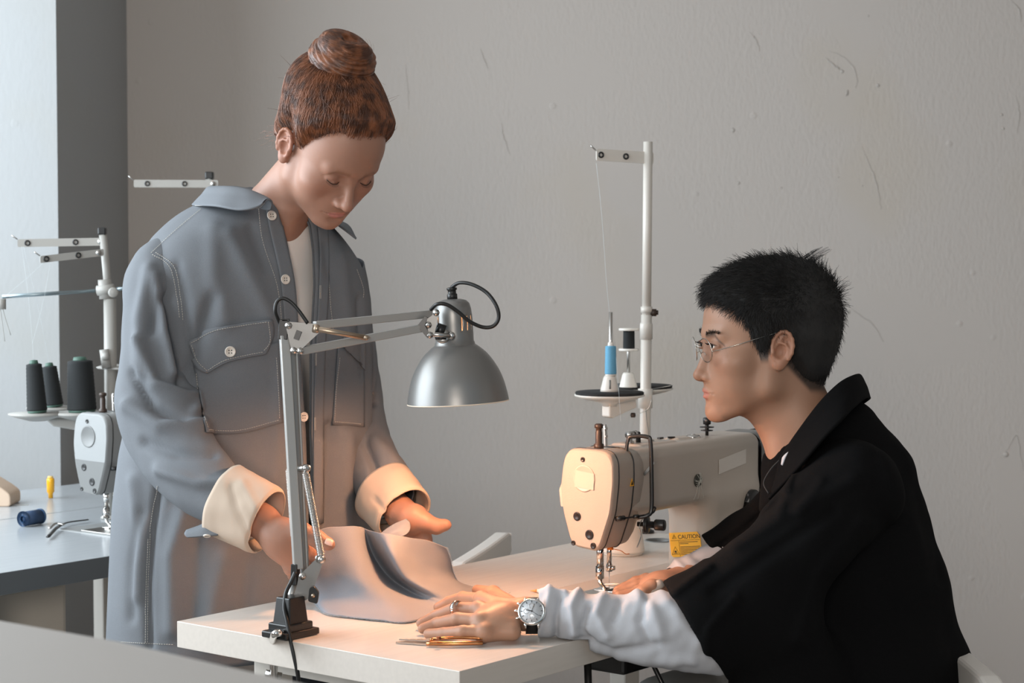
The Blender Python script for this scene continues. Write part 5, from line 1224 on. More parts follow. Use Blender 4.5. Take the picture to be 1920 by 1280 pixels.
# turned-back cuffs in the cream lining
def cuff(a, b, ra, rb, par, fl=.012, nm='cuff', seed=1, up=(0, 1, 0), folds=()):
    a = P(*a); b = P(*b); pth = spline([a, a + (b - a) * .5, b, b - (b - a) * .04, a + (b - a) * .35], 30); rr = np.interp(np.linspace(0, 1, 30), [0, .45, .52, .56, 1], [1, .995, .97, .90, .84])[:, None] * np.array([ra, rb])[None]
    rr = rr * np.interp(np.linspace(0, 1, 30), [0, .5, 1], [1, 1 - fl * 6, 1])[:, None]
    G = rings(pth, rr, 64, up=up)
    # keep sections perpendicular to the forearm all the way
    d = nrm(b - a); x = nrm(np.cross(V(*up), d)); y = np.cross(d, x); k = np.linspace(0, 2 * math.pi, 65)
    G = np.stack([pth[i] + rr[i, 0] * np.outer(np.cos(k), x) + rr[i, 1] * np.outer(np.sin(k), y) for i in range(30)], 1)
    nn = G - pth[None]; nn /= np.linalg.norm(nn, axis=-1, keepdims=True); G = G + nn * (.0025 * gnoise(G, 11, seed) + fold_field(G, folds))[..., None]; G[-1] = G[0]
    o = sheet(nm, G, cream, par, .0018); return G, o
Gc1, cf1 = cuff((420, 938, 2.995), (496, 976, 2.962), .062, .052, sl1, folds=[([(432, 910), (446, 960), (470, 1010)], 5, -.004), ([(455, 905), (480, 950)], 8, .004)])
Gc2, cf2 = cuff((720, 922, 3.26), (757, 962, 3.205), .060, .054, sl2, seed=4, folds=[([(700, 935), (730, 968), (745, 985)], 4, -.004), ([(770, 935), (785, 945)], 6, .003)])
# cuff tail with a button under the near sleeve
tail = surf([[P(404, 940, 2.995), P(388, 962, 2.99), P(384, 982, 2.985), P(350, 996, 2.98)], [P(420, 965, 2.97), P(398, 980, 2.97), P(380, 992, 2.965), P(347, 1003, 2.97)], [P(436, 985, 2.955), P(410, 1003, 2.955), P(382, 1006, 2.955), P(352, 1008, 2.965)]], 14, 24)
tb = sheet('cuff_tail', tail, denim, sl1, .003); button('button', P(388, 1003, 2.953), V(0, -.5, -1), .006, tb)
tail2 = surf([[P(410, 995, 2.96), P(425, 1000, 2.955), P(440, 992, 2.95)], [P(418, 1010, 2.965), P(440, 1017, 2.96), P(470, 1006, 2.95)], [P(425, 1012, 2.99), P(450, 1018, 2.985), P(482, 1008, 2.97)]], 12, 16); sheet('lining_fold', tail2, cream, sl1, .002)
# collar
fold = [(508, 378, 3.122), (497, 370, 3.135), (463, 356, 3.155), (428, 351, 3.20), (398, 351, 3.29), (404, 352, 3.40), (448, 352, 3.47), (510, 368, 3.485), (560, 392, 3.44), (598, 402, 3.38), (609, 407, 3.30)]
outr = [(501, 373, 3.108), (487, 388, 3.080), (450, 395, 3.085), (404, 388, 3.13), (364, 386, 3.27), (374, 384, 3.43), (440, 384, 3.53), (520, 394, 3.545), (590, 410, 3.50), (646, 420, 3.42), (667, 449, 3.30)]
stand = [(509, 386, 3.130), (503, 394, 3.145), (476, 388, 3.175), (445, 380, 3.22), (425, 378, 3.29), (432, 380, 3.37), (464, 382, 3.43), (515, 400, 3.45), (558, 418, 3.41), (580, 424, 3.34), (588, 426, 3.27)]
Gk = surf([[P(*p) for p in stand], [P(*p) + V(0, 0, -.001) for p in fold], [P((a[0] + b[0]) / 2, (a[1] + b[1]) / 2 - 1, (a[2] + b[2]) / 2 - .004) for a, b in zip(fold, outr)], [P(*p) for p in outr]], 26, 90)
ck = sheet('collar', Gk, denim, jk, .0032)
castK = Cast((Gk, False))
# chest pockets with flaps, plackets, buttons, stitching
Gp = patch(castA, [[(362, 668), (445, 660), (524, 640)], [(385, 812), (452, 812), (529, 792)]], 24, 24, .0035); pk = sheet('pocket', Gp, denim, jk, .002)
castP = Cast((Gp, False), (Gj, False))
Gf = patch(castA, [[(352, 640), (400, 615), (450, 606), (508, 597)], [(360, 670), (405, 645), (455, 632), (511, 622)], [(372, 692), (412, 668), (462, 655), (503, 650)], [(388, 700), (424, 680), (462, 670), (496, 664)]], 22, 30, .0068); fp_ = sheet('pocket_flap', Gf, denim, pk, .0022)
castF = Cast((Gf, False))
h = castF.hit(431, 659, .0022); button('button', h[0], h[1], .0092, fp_)
Gp2 = patch(castA, [[(632, 650), (655, 655), (681, 660)], [(622, 795), (650, 797), (681, 800)]], 20, 14, .0035); pk2 = sheet('pocket', Gp2, denim, jk, .002)
Gf2 = patch(castA, [[(640, 628), (660, 634), (681, 640)], [(643, 650), (662, 664), (681, 682)], [(648, 658), (665, 676), (681, 694)]], 14, 14, .007); fp2 = sheet('pocket_flap', Gf2, denim, pk2, .0022)
m_ = MB()
seam(m_, castF, [(358, 643), (402, 620), (450, 611), (503, 603)], .0008, n=30); seam(m_, castF, [(503, 603), (506, 640), (492, 660)], .0008, n=20); seam(m_, castF, [(492, 660), (460, 666), (420, 676), (388, 695)], .0008, n=30); seam(m_, castF, [(388, 695), (370, 676), (358, 645)], .0008, n=20)
m_.build('stitching', stitchm, fp_)
m_ = MB(); seam(m_, castP, [(368, 700), (374, 750), (391, 806)], .0008, n=30); seam(m_, castP, [(391, 806), (450, 806), (524, 787)], .0008, n=34); seam(m_, castP, [(518, 670), (522, 730), (524, 787)], .0008, n=30); m_.build('stitching', stitchm, pk)
m_ = MB(); q = Cast((Gp2, False)); seam(m_, q, [(637, 670), (630, 730), (627, 790)], .0008, n=30); seam(m_, q, [(627, 790), (650, 792), (678, 795)], .0008, n=20); m_.build('stitching', stitchm, pk2)
def seam_part(l, off):
    m_ = MB(); seam(m_, castA, l, off, n=44)
    if m_.v: m_.build('seam_stitching', stitchm, jk)
for l in ([(484, 385), (492, 450), (520, 540), (530, 640)], [(613, 470), (618, 560), (624, 620)], [(606, 650), (602, 800), (600, 980)], [(545, 830), (548, 900), (550, 980)], [(281, 1000), (277, 1100), (276, 1208)], [(277, 1010), (273, 1110), (272, 1208)], [(296, 910), (285, 960), (280, 1000)], [(228, 1203), (280, 1206), (330, 1208)]): seam_part(l, .0012)
for l in ([(286, 478), (318, 500), (332, 560), (337, 600)], [(292, 474), (326, 500), (338, 560), (343, 605)], [(378, 392), (330, 432), (280, 478)], [(668, 505), (680, 540), (680, 560)]): seam_part(l, .0014)
m_ = MB(); seam(m_, castK, [(370, 383), (404, 384), (450, 391), (484, 390), (500, 378)], .0012, n=44); seam(m_, castK, [(367, 386), (404, 387), (450, 394)], .0014, r=.0008, n=44, dash=False); m_.build('stitching', stitchm, ck)
# raised placket strips
for l, w_, nm in (([(508, 380), (520, 440), (538, 524), (546, 620), (555, 760), (560, 980)], 13, 'placket'), ([(603, 425), (607, 480), (605, 560), (600, 650), (596, 800), (597, 980)], 9, 'placket')):
    Ap = [(a - w_, b) for a, b in l]; Bp = [(a + w_, b) for a, b in l]; Gq = patch(castJ, [Ap, Bp], 7, 80, .0016); sheet(nm, Gq, denim, jk, .0012)
for a, b in ((506, 407), (533, 524), (567, 781)):
    of_ = .0085 if b < 420 else .0035; h = castJ.hit(a, b, of_) or castJ.hit(a - 4, b, of_)
    if h: button('button', h[0], h[1], .0085, jk)
m_ = MB()
for a, b, c in ((598, 535, 560), (590, 662, 685), (588, 782, 806)):
    q = castJ.pts([(a, b), (a, c)], 8, .0042); 
    if len(q) > 2: m_.tube(q + V(-.0009, 0, 0), .0004, 5); m_.tube(q + V(.0009, 0, 0), .0004, 5)
m_.build('buttonholes', stitchm, jk)
# t-shirt
St = SDF(); Mb = np.stack([V(.82, .574, 0), V(-.574, .82, 0), V(0, 0, 1)], 1)
St.cap(nb + V(0, 0, -.03), shR + V(0, 0, -.012), .060, .052, .05); St.cap(nb + V(0, 0, -.03), shL + V(0, 0, -.012), .060, .052, .05); St.ell(V(-.455, 3.30, 1.21), (.160, .110, .19), .04, Mb); St.ell(V(-.47, 3.30, .98), (.148, .102, .19), .06, Mb)
St.cap(nb + V(.008, -.004, -.022), nb + V(.015, -.02, .10), .056, .072, .006, 's')
v, f = mesh_sdf(St, (-.72, 3.08, .80), (-.20, 3.55, 1.44), .004, disp=lambda p: .0015 * gnoise(p, (8, 8, 5), 3), keep=lambda p: p[:, 2] > .84); ts = obj('t_shirt', v, f, teem, pw)
# trousers and shoes below the hem
tro = mat('dark_trousers', C8(58, 60, 66), .85); St = SDF(); St.ell(V(-.475, 3.31, .86), (.16, .12, .12), .05, Mb)
for s_, e in ((1, V(-.10, -.05, 0)), (-1, V(.08, .06, 0))): St.chain([V(-.475, 3.31, .82) + e, V(-.475, 3.30, .46) + e * 1.1, V(-.475, 3.33, .07) + e * 1.15], [.095, .070, .060], .04)
v, f = mesh_sdf(St, (-.80, 3.08, -.02), (-.20, 3.58, 1.0), .006, keep=lambda p: p[:, 2] > .055); obj('trousers', v, f, tro, pw)
for e in (V(-.115, -.058, 0), V(.092, .069, 0)):
    S = SDF(); c = V(-.475, 3.33, .045) + e; S.ell(c + fw * .05, (.045, .13, .045), .02, np.stack([-rt, fw, V(0, 0, 1)], 1)); v, f = mesh_sdf(S, c - .22, c + .24, .006, keep=lambda p: p[:, 2] > .004); obj('shoe', v, f, blackp, pw)
# ---------------------------------------------------------------- the cloth between them
clothm = mat('blue_grey_cotton', C8(134, 138, 145), .9, noise=.05, nscale=900, bump=.25, bscale=1100, spec=.15)
clo = root('fabric', 'blue-grey cloth piece the woman holds up over the table, frayed edges', 'fabric', PZ(720, 1150))
def T_(px, py, up=0.): p = PZ(px, py, TZ + .0022 + up); return p
ctrl = [
  [P(548, 1052, 2.975), P(555, 1075, 2.985), P(570, 1098, 3.000), P(583, 1116, 3.015), P(592, 1130, 3.030)],
  [P(575, 1010, 2.990), P(583, 1045, 2.990), P(592, 1085, 2.985), P(600, 1122, 2.985), T_(612, 1150)],
  [P(608, 990, 3.005), P(618, 1030, 2.995), P(628, 1075, 2.980), P(642, 1122, 2.965), T_(655, 1157)],
  [P(648, 987, 3.015), P(662, 1035, 2.995), P(680, 1085, 2.965), P(705, 1130, 2.935), T_(712, 1163)],
  [P(668, 987, 3.030), P(684, 1040, 3.020), P(708, 1088, 2.990), P(745, 1128, 2.945), T_(768, 1166)],
  [P(682, 990, 3.070), P(702, 1045, 3.080), P(737, 1090, 3.055), P(785, 1122, 3.000), T_(828, 1146)],
  [P(700, 996, 3.050), P(722, 1042, 3.035), P(752, 1085, 3.020), P(800, 1116, 3.000), T_(858, 1140, .001)],
  [P(728, 1001, 3.030), P(738, 1040, 2.992), P(762, 1080, 2.990), P(812, 1108, 3.000), T_(872, 1130, .002)],
  [P(768, 1008, 3.050), P(778, 1045, 3.050), P(798, 1078, 3.052), P(838, 1100, 3.062), T_(885, 1120, .002)],
  [P(806, 1014, 3.080), P(818, 1045, 3.090), P(832, 1075, 3.100), P(858, 1094, 3.110), T_(900, 1110)],
  [P(836, 1026, 3.100), P(844, 1050, 3.120), P(850, 1076, 3.140), P(862, 1092, 3.150), T_(905, 1106)]]
Gf_ = surf(ctrl, 150, 90); Gf_ = Gf_ + (.0008 * gnoise(Gf_, (14, 14, 14), 41))[..., None] * V(0, -.7, .7)
inb = Gf_[..., 2] < TZ + .0022
Gf_[..., 2] = np.where((Gf_[..., 1] < 3.4), np.maximum(Gf_[..., 2], TZ + .0012), Gf_[..., 2])
fb = sheet('main_piece', Gf_, clothm, clo, .0012)
fray = MB(); r3 = np.random.default_rng(5)
for edge in (Gf_[:, -1], Gf_[-1, :], Gf_[:30, 0] * 0 + Gf_[:30, -1]):
    for i in range(0, len(edge) - 1):
        for _ in range(3):
            t = r3.uniform(); p = edge[i] * (1 - t) + edge[i + 1] * t; o_ = nrm(edge[i + 1] - edge[i]); out = nrm(np.cross(o_, V(0, 0, 1))); out = out if out @ (p - Gf_[75, 45]) > 0 else -out
            e = p + out * r3.uniform(.001, .004) + o_ * r3.normal(0, .0012) + V(0, 0, r3.normal(0, .0006)); e[2] = max(e[2], TZ + .0008) if p[2] < TZ + .01 else e[2]; fray.tube([p, e], .00022, 3)
fray.build('frayed_edge', mat('frayed_threads', C8(176, 186, 194), .9), clo)
fo = surf([[P(712, 1001, 3.09), P(725, 990, 3.10), P(742, 980, 3.11), P(762, 972, 3.13)], [P(728, 1002, 3.075), P(744, 993, 3.08), P(758, 984, 3.10), P(768, 978, 3.12)], [P(750, 1006, 3.07), P(762, 1001, 3.08), P(768, 994, 3.09), P(770, 986, 3.11)]], 20, 24)
sheet('folded_corner', fo, clothm, clo, .0012)
# ---------------------------------------------------------------- the seated man
Fm = nrm(V(-.985, -.17, -.055)); Rm = nrm(np.cross(Fm, V(0, 0, 1))); Um = np.cross(Rm, Fm)
hm_ = Fr((0, 0, 0), Rm, Um, 1.0); ear = P(1466, 655, 2.925); hm_.o = ear - (hm_(-.0765, -.010, -.002) - hm_.o)
pm = root('person', 'black-haired man in wire glasses and loose black shirt, seated at the table in profile', 'person', (.62, 3.0, 0))
SKM = (.36, .200, .130)
S = SDF(); head_sdf(S, hm_, 'm', False)
nbm = P(1532, 872, 3.0)
S.cap(hm_(0, -.030, -.045), nbm, .056, .062, .035); S.cap(hm_(0, .006, -.065), P(1498, 880, 2.99), .030, .028, .03)
S.ell(P(1462, 850, 2.975), (.010, .010, .016), .03)
shN, shF = P(1595, 935, 2.86), P(1570, 930, 3.14)
S.cap(nbm + V(0, 0, -.02), shN, .050, .040, .05); S.cap(nbm + V(0, 0, -.02), shF, .050, .040, .05)
S.ell(P(1590, 1050, 3.0), (.085, .12, .16), .05); S.ell(P(1620, 1260, 3.0), (.10, .13, .13), .06)
elN = P(1345, 1180, 2.76); wrN = P(985, 1160, 2.765); wrN[2] = .785
S.chain([shN, P(1450, 1100, 2.79), elN], [.044, .034, .030], .02)
S.chain([elN, P(1170, 1172, 2.757), P(1060, 1158, 2.764), wrN], [.030, .028, .022, .0215], .015)
# near hand, flat on the cloth and table
def H_(px, py, z): return PZ(px, py, z)
palm = H_(935, 1158, .783)
S.ell(palm, (.040, .032, .0150), .012, np.stack([nrm(V(1, -.1, 0)), nrm(V(.1, 1, 0)), V(0, 0, 1)], 1)); S.cap(wrN, palm, .0225, .018, .015)
S.cap(H_(960, 1184, .768), H_(905, 1187, .766), .0135, .012, .012); S.cap(H_(965, 1140, .790), H_(905, 1128, .792), .015, .0115, .012)
FN = [([(908, 1186, .768), (868, 1184, .769), (832, 1187, .7625), (803, 1188, .7585)], .0105, .0075),
      ([(900, 1164, .782), (858, 1160, .782), (820, 1168, .768), (793, 1178, .7600)], .0108, .0078),
      ([(898, 1142, .790), (855, 1140, .788), (818, 1154, .772), (790, 1168, .7605)], .0108, .0078),
      ([(902, 1124, .793), (868, 1120, .786), (842, 1128, .772), (822, 1138, .762)], .0106, .0078)]
for pts, r0, r1 in FN:
    q = [H_(*p) for p in pts]; S.cap(palm + V(.012, 0, 0), q[0], .015, .0115, .012); S.ell(q[0] + V(0, 0, .0015), .0118, .006); fingers(S, q, r0, r1, .0028)
fingers(S, [H_(960, 1135, .780), H_(925, 1112, .775), H_(895, 1106, .768)], .0135, .0090, .008)
# far hand at the needle plate
wrF = P(1292, 1082, 3.10); elF = P(1440, 1040, 3.19)
S.chain([shF, elF], [.040, .032], .02); S.chain([elF, P(1350, 1055, 3.15), wrF], [.030, .026, .0225], .015)
pf = P(1238, 1096, 3.05); S.ell(pf, (.034, .026, .019), .012); S.cap(wrF, pf, .0235, .020, .015)
for i, q in enumerate(([(1212, 1086), (1192, 1090), (1172, 1100), (1158, 1109)], [(1214, 1092), (1192, 1098), (1172, 1108), (1156, 1114)], [(1218, 1099), (1196, 1107), (1178, 1114), (1160, 1118)], [(1224, 1106), (1204, 1113), (1188, 1118), (1174, 1121)])):
    pts = [P(a, b, 3.10 - .026 * i - .004 * k) for k, (a, b) in enumerate(q)]
    for p_ in pts: p_[2] = max(p_[2], .764)
    S.cap(pf, pts[0], .014, .0110, .010); fingers(S, pts, .0098, .0072)
fingers(S, [P(1248, 1100, 3.02), P(1222, 1100, 2.985), P(1205, 1110, 2.975), P(1192, 1117, 2.975)], .0130, .0085, .008)
v, f = mesh_sdf(S, (-.20, 2.60, .70), (.92, 3.36, 1.50), .0022)
col = head_albedo(hm_, v, SKM, (.42, .17, .13), 'm', (.035, .025, .02))
q = hm_.inv(v); mk = (ss(-.004, .010, q[:, 2] - np.interp(q[:, 1], [-.1, -.06, -.02, .0, .012, .022, .03, .045, .06, .1], [-.08, -.075, -.03, .02, -.022, -.022, .02, .045, .06, .078])) * (np.abs(q[:, 0]) > .03) * (np.linalg.norm(q, axis=1) < .16) * (1 - ((q[:, 1] > -.03) & (q[:, 1] < .008) & (np.abs(q[:, 0]) > .070))))[:, None] * .9
col = col * (1 - mk) + V(.03, .022, .018) * mk
bm_ = obj('body', v, f, skinw, pm, attr=col)
for (pts, r0, r1), w_ in zip(FN, (.0085, .009, .009, .009)):
    a, b = H_(*pts[-2]), H_(*pts[-1]); d = nrm(b - a); nail(b + V(0, 0, r1 * .93) + nrm(V(0, -1, 0)) * .001, V(0, -.25, 1), d, w_, .010, bm_, mat('nail', C8(214, 170, 150), .3) if 'nailM' not in globals() else nailM); nailM = bpy.data.materials.get('nail.001') or bpy.data.materials['nail']
nail(P(1224, 1101, 2.972), V(.25, -.9, .45), nrm(P(1195, 1115, 2.97) - P(1240, 1092, 2.985)), .017, .040, bm_, mat('pale_long_nail', C8(190, 182, 174), .2))
# eyes
ew = mat('eye_white', C8(220, 214, 208), .2); ei = mat('dark_iris', (.012, .008, .006), .1)
for s_ in (-1, 1):
    c = hm_(s_ * .031, .0792, .008); b = MB(); b.lathe([(.0118 * math.sin(a), -.0118 * math.cos(a)) for a in np.linspace(0, math.pi, 16)], c, Fm, 24, closed=True); e = b.build('eye', ew, bm_)
    b = MB(); b.lathe([(.0055 * math.sin(a), .0105 + .0016 * math.cos(a)) for a in np.linspace(math.pi / 2, 0, 8)], c, nrm(Fm + .05 * Um), 20, closed=True); b.build('iris', ei, bm_)
m_ = MB()
for s_ in (-1, 1):
    for t in np.linspace(0, 1, 26):
        x = .021 + .0225 * t; yb2 = .0945 - .010 * (abs(t - .42) * 1.6) ** 2; zb2 = .0128 - .004 * (t - .45) ** 2 * 3; m_.tube(spline([hm_(s_ * x, yb2 - .001, zb2), hm_(s_ * (x + .001), yb2 + .004, zb2 - .001), hm_(s_ * (x + .002), yb2 + .0065, zb2 + .001)], 5), [.0002] * 4 + [.00005], 4)
    for i in range(120):  # brow hairs
        t = rng.uniform(0, 1); x = .012 + .036 * t; yb2 = .0945 - .0125 * t ** 1.6; zb2 = .0255 + .0035 * math.sin(t * 2.6) + rng.normal(0, .0016); m_.tube([hm_(s_ * x, yb2 - .001, zb2), hm_(s_ * (x + .006), yb2 + .0012 - .002 * t, zb2 + .003)], [.00028, .0001], 4)
m_.build('brows_and_lashes', mat('black_hairs', (.012, .010, .009), .6), bm_)
# glasses
wire = mat('thin_wire', (.50, .47, .42), .25, 1.)
def lens_c(s_): return hm_(s_ * .0325, .1012, .0015)
gl = []
m_ = MB()
for s_ in (-1, 1):
    c = lens_c(s_); ux = nrm(Rm * s_ - Fm * .16); uz = nrm(Um + Fm * .10); k = np.linspace(0, 2 * math.pi, 49)
    ring_ = [c + ux * .0235 * math.cos(a) + uz * (.0190 * math.sin(a)) for a in k]; m_.tube(ring_, .0007, 6, cap=False)
    m_.tube(spline([c + ux * .0235, c + ux * .0265 - Fm * .004, hm_(s_ * .0735, .060, .010), hm_(s_ * .0775, .010, .022), hm_(s_ * .0775, -.006, .024), hm_(s_ * .078, -.020, .008)], 40), .00075, 6)
    m_.tube(spline([c - ux * .020 + uz * -.006, c - ux * .022 - Fm * .006 - uz * .004, c - ux * .018 - Fm * .008 - uz * .009], 10), .0006, 5)
    gl.append((c, ux, uz))
m_.tube(spline([lens_c(-1) + Rm * .022 + Um * .004, hm_(0, .108, .008), lens_c(1) - Rm * .022 + Um * .004], 14), .0008, 6)
gf = m_.build('glasses', wire, pm)
gm = bpy.data.materials.new('clear_lens'); gm.use_nodes = True; b_ = gm.node_tree.nodes['Principled BSDF']; b_.inputs['Transmission Weight'].default_value = 1.; b_.inputs['Roughness'].default_value = 0.; b_.inputs['IOR'].default_value = 1.12; b_.inputs['Base Color'].default_value = (.97, .97, .97, 1)
for c, ux, uz in gl:
    k = np.linspace(0, 2 * math.pi, 40, endpoint=False); b = MB(); n_ = nrm(np.cross(ux, uz)); n_ = n_ if n_ @ Fm > 0 else -n_
    P1 = [c + n_ * .0008 + ux * .0232 * math.cos(a) + uz * .0187 * math.sin(a) for a in k]; P2 = [p_ - n_ * .0014 for p_ in P1]; b.add(P1 + P2, [tuple(range(40)), tuple(range(79, 39, -1))] + [(i, i + 40, (i + 1) % 40 + 40, (i + 1) % 40) for i in range(40)]); b.build('lens', gm, gf, smooth=False)
# hair
bh = hairmat('black_hair', (.0050, .0044, .0042), (.0085, .0070, .0062), .80)
yam = [-.11, -.085, -.065, -.050, -.034, -.020, -.006, .006, .014, .022, .028, .036, .050, .068, .080, .11]
zam = [-.078, -.078, -.075, -.062, -.030, .012, .026, .024, -.022, -.028, -.002, .026, .054, .070, .080, .090]
def hairline_m(q): return q[:, 2] - np.interp(q[:, 1], yam, zam)
Sm = skull_sdf(hm_, .0015, -.010); Sm.ell(hm_(0, -.034, .040), (.068, .073, .072), .03, hm_.M)
def hdm(p):
    q = hm_.inv(p); m = hairline_m(q); top = ss(.03, .10, q[:, 2]); frt = ss(.02, .09, q[:, 1])
    return (.006 + .005 * top + .002 * top * frt + .013 * ss(.02, .085, -q[:, 1])) * ss(0, .03, m) + .0008 * gnoise(q, 22, 4, 2) * ss(.0, .02, m) - .003 * (1 - ss(-.002, .004, m))
v, f = mesh_sdf(Sm, hm_.o - .17, hm_.o + .19, .0024, disp=hdm, proj=5, keep=lambda p: hairline_m(hm_.inv(p)) > -.002)
hr = obj('hair', v, f, bh, pm)
r2 = np.random.default_rng(11); d = r2.normal(size=(26000, 3)); d /= np.linalg.norm(d, axis=1, keepdims=True); q = on_skull(Sm, hm_, d); m = hairline_m(q); q = q[m > -.004]
W0 = hm_.o + q @ hm_.M.T; dsp = hdm(W0); st = []
c0 = V(0, .01, .035); whorl = V(0, -.060, .105)
for p0, dd in zip(q, dsp):
    n_ = nrm(p0 - c0); away = p0 - whorl; away = nrm(away - n_ * (away @ n_)); down = V(0, -.15, -1); down = nrm(down - n_ * (down @ n_)); fwd = V(0, 1, .15); fwd = nrm(fwd - n_ * (fwd @ n_))
    top = float(ss(.03, .09, p0[2])); fr = float(ss(.045, .085, p0[1]))
    dirn = nrm(down * (1 - top) + fwd * top * .9 + away * .25 * top + V(*r2.normal(0, .30, 3))); L_ = (.011 + .009 * top - .003 * fr) * r2.uniform(.6, 1.25); up_ = (.28 + .30 * top + .30 * fr * top)
    if np.linalg.norm(p0 - whorl) < .016: up_ += .6; dirn = nrm(V(r2.normal(0, .3), -.9, .35)); L_ *= 1.15
    dd = max(float(dd), 0); T_ = np.linspace(0, 1, 6); b0 = p0 + n_ * dd * .97
    st.append(np.array([hm_(*(b0 + n_ * (L_ * up_ * (t - .45 * t * t)) + dirn * L_ * t - V(0, 0, .002) * t * t)) for t in T_]))
hair_strands('strands', st, bh, hr, .00034, .00012)
# black shirt: one draped garment with wide short sleeves
Sj = SDF(); e_ = np.stack([V(1, 0, 0), V(0, 1, 0), V(0, 0, 1)], 1)
Sj.chain([P(1540, 850, 3.0), P(1570, 930, 3.0), P(1590, 1060, 3.0), P(1610, 1300, 3.0), P(1615, 1420, 3.0)], [.085, .11, .13, .155, .16], .05)
Sj.cap(P(1585, 800, 3.0), P(1615, 890, 2.99), .045, .070, .04); Sj.cap(P(1490, 885, 2.99), P(1500, 960, 2.99), .046, .060, .03)
Sj.chain([P(1640, 885, 3.0), P(1664, 960, 3.0), P(1700, 1090, 3.0), P(1752, 1250, 3.0), P(1782, 1340, 3.0), P(1790, 1420, 3.0)], [.050, .055, .056, .056, .056, .056], .03)
Sj.chain([P(1600, 920, 2.86), P(1500, 1012, 2.81), P(1400, 1112, 2.78), P(1300, 1180, 2.755), P(1215, 1238, 2.755)], [.080, .068, .070, .073, .078], .035)
Sj.chain([P(1570, 910, 3.14), P(1470, 965, 3.17), P(1390, 1012, 3.17), P(1335, 1048, 3.16), P(1290, 1075, 3.15)], [.070, .048, .036, .034, .036], .03)
Sj.chain([P(1440, 1180, 2.80), P(1470, 1300, 2.84), P(1480, 1400, 2.86)], [.085, .09, .09], .05)
# cut the neck, the sleeve ends
Sj.cap(P(1525, 862, 3.0), hm_(0, -.02, -.05), .058, .074, .008, 's')
Sj.cap(P(1440, 790, 2.97), P(1462, 862, 2.97), .030, .010, .008, 's')
axN = nrm(P(1195, 1235, 2.755) - P(1390, 1140, 2.77)); 
foldm = [([(1600, 900), (1480, 960), (1380, 1020)], 14, .006), ([(1560, 960), (1440, 1040), (1340, 1110)], 12, -.006), ([(1620, 980), (1540, 1080), (1500, 1200)], 18, .007), ([(1500, 860), (1480, 900), (1462, 960)], 8, .006), ([(1470, 930), (1400, 990), (1330, 1040)], 8, -.006),
         ([(1680, 850), (1730, 960), (1760, 1080)], 14, -.005), ([(1640, 860), (1660, 1000), (1670, 1200)], 20, -.006), ([(1540, 900), (1500, 960)], 10, .005), ([(1330, 1060), (1290, 1090), (1265, 1110)], 8, .006), ([(1380, 1120), (1330, 1180), (1320, 1230)], 9, .006)]
def jdisp(p): return fold_field(p, foldm) + .003 * gnoise(p, (7, 7, 5), 21)
hemA, hemB = P(1247, 1098, 2.70), P(1352, 1256, 2.70)
hd = nrm(hemB - hemA); hn = nrm(V(-hd[2], 0, hd[0])); hn = hn if hn[0] < 0 else -hn       # plane of the near sleeve hem, normal pointing towards the hand
fA, fB = P(1243, 1040, 3.15), P(1335, 1008 + 0, 3.15); fn = nrm(V(-1, 0, -.55))
Sj.cap(P(1215, 1238, 2.755), P(1390, 1120, 2.775), .071, .060, .003, 's'); Sj.cap(P(1290, 1075, 3.15), P(1370, 1030, 3.165), .031, .029, .003, 's')
cN = (hemA + hemB) / 2; cN[1] = 2.755; Sj.box(cN + hn * .20, (.20, .15, .16), .002, .002, np.stack([hn, V(0, 1, 0), np.cross(hn, V(0, 1, 0))], 1), 's')
Sj.box(P(1342, 1046, 3.155) + fn * .12, (.12, .09, .10), .002, .002, np.stack([fn, V(0, 1, 0), np.cross(fn, V(0, 1, 0))], 1), 's')
def keepj(p): return p[:, 2] > .50
v, f = mesh_sdf(Sj, (.10, 2.60, .48), (1.05, 3.36, 1.36), .0045, disp=jdisp, keep=keepj)
js = obj('shirt', v, f, blackcloth, pm); pass
foldc = [(1461, 858, 2.905), (1492, 812, 2.895), (1535, 755, 2.90), (1572, 718, 2.925), (1600, 703, 2.965), (1610, 703, 3.02), (1590, 712, 3.075), (1545, 745, 3.095), (1500, 790, 3.085), (1462, 842, 3.03)]
outc = [(1440, 935, 2.885), (1492, 880, 2.845), (1545, 818, 2.825), (1590, 775, 2.85), (1622, 748, 2.94), (1632, 748, 3.04), (1600, 770, 3.15), (1550, 800, 3.17), (1490, 850, 3.14), (1440, 905, 3.05)]
stc = [(1470, 880, 2.925), (1502, 850, 2.92), (1540, 805, 2.925), (1572, 770, 2.945), (1590, 757, 2.975), (1595, 757, 3.02), (1580, 765, 3.06), (1545, 790, 3.075), (1505, 830, 3.065), (1468, 870, 3.02)]
Gk = surf([[P(*p) for p in stc], [P(*p) for p in foldc], [P((a[0] + b[0]) / 2 + 3, (a[1] + b[1]) / 2 - 4, (a[2] + b[2]) / 2 - .002) for a, b in zip(foldc, outc)], [P(*p) for p in outc]], 24, 80)
sheet('collar', Gk, blackcloth, js, .004)
m_ = MB(); q = spline([P(1441, 925, 2.882), P(1432, 905, 2.90), P(1445, 880, 2.90), P(1462, 862, 2.90)], 20); m_.tube(q, .0012, 5); m_.build('stitching', mat('grey_stitch', (.02, .02, .02), .8), js)
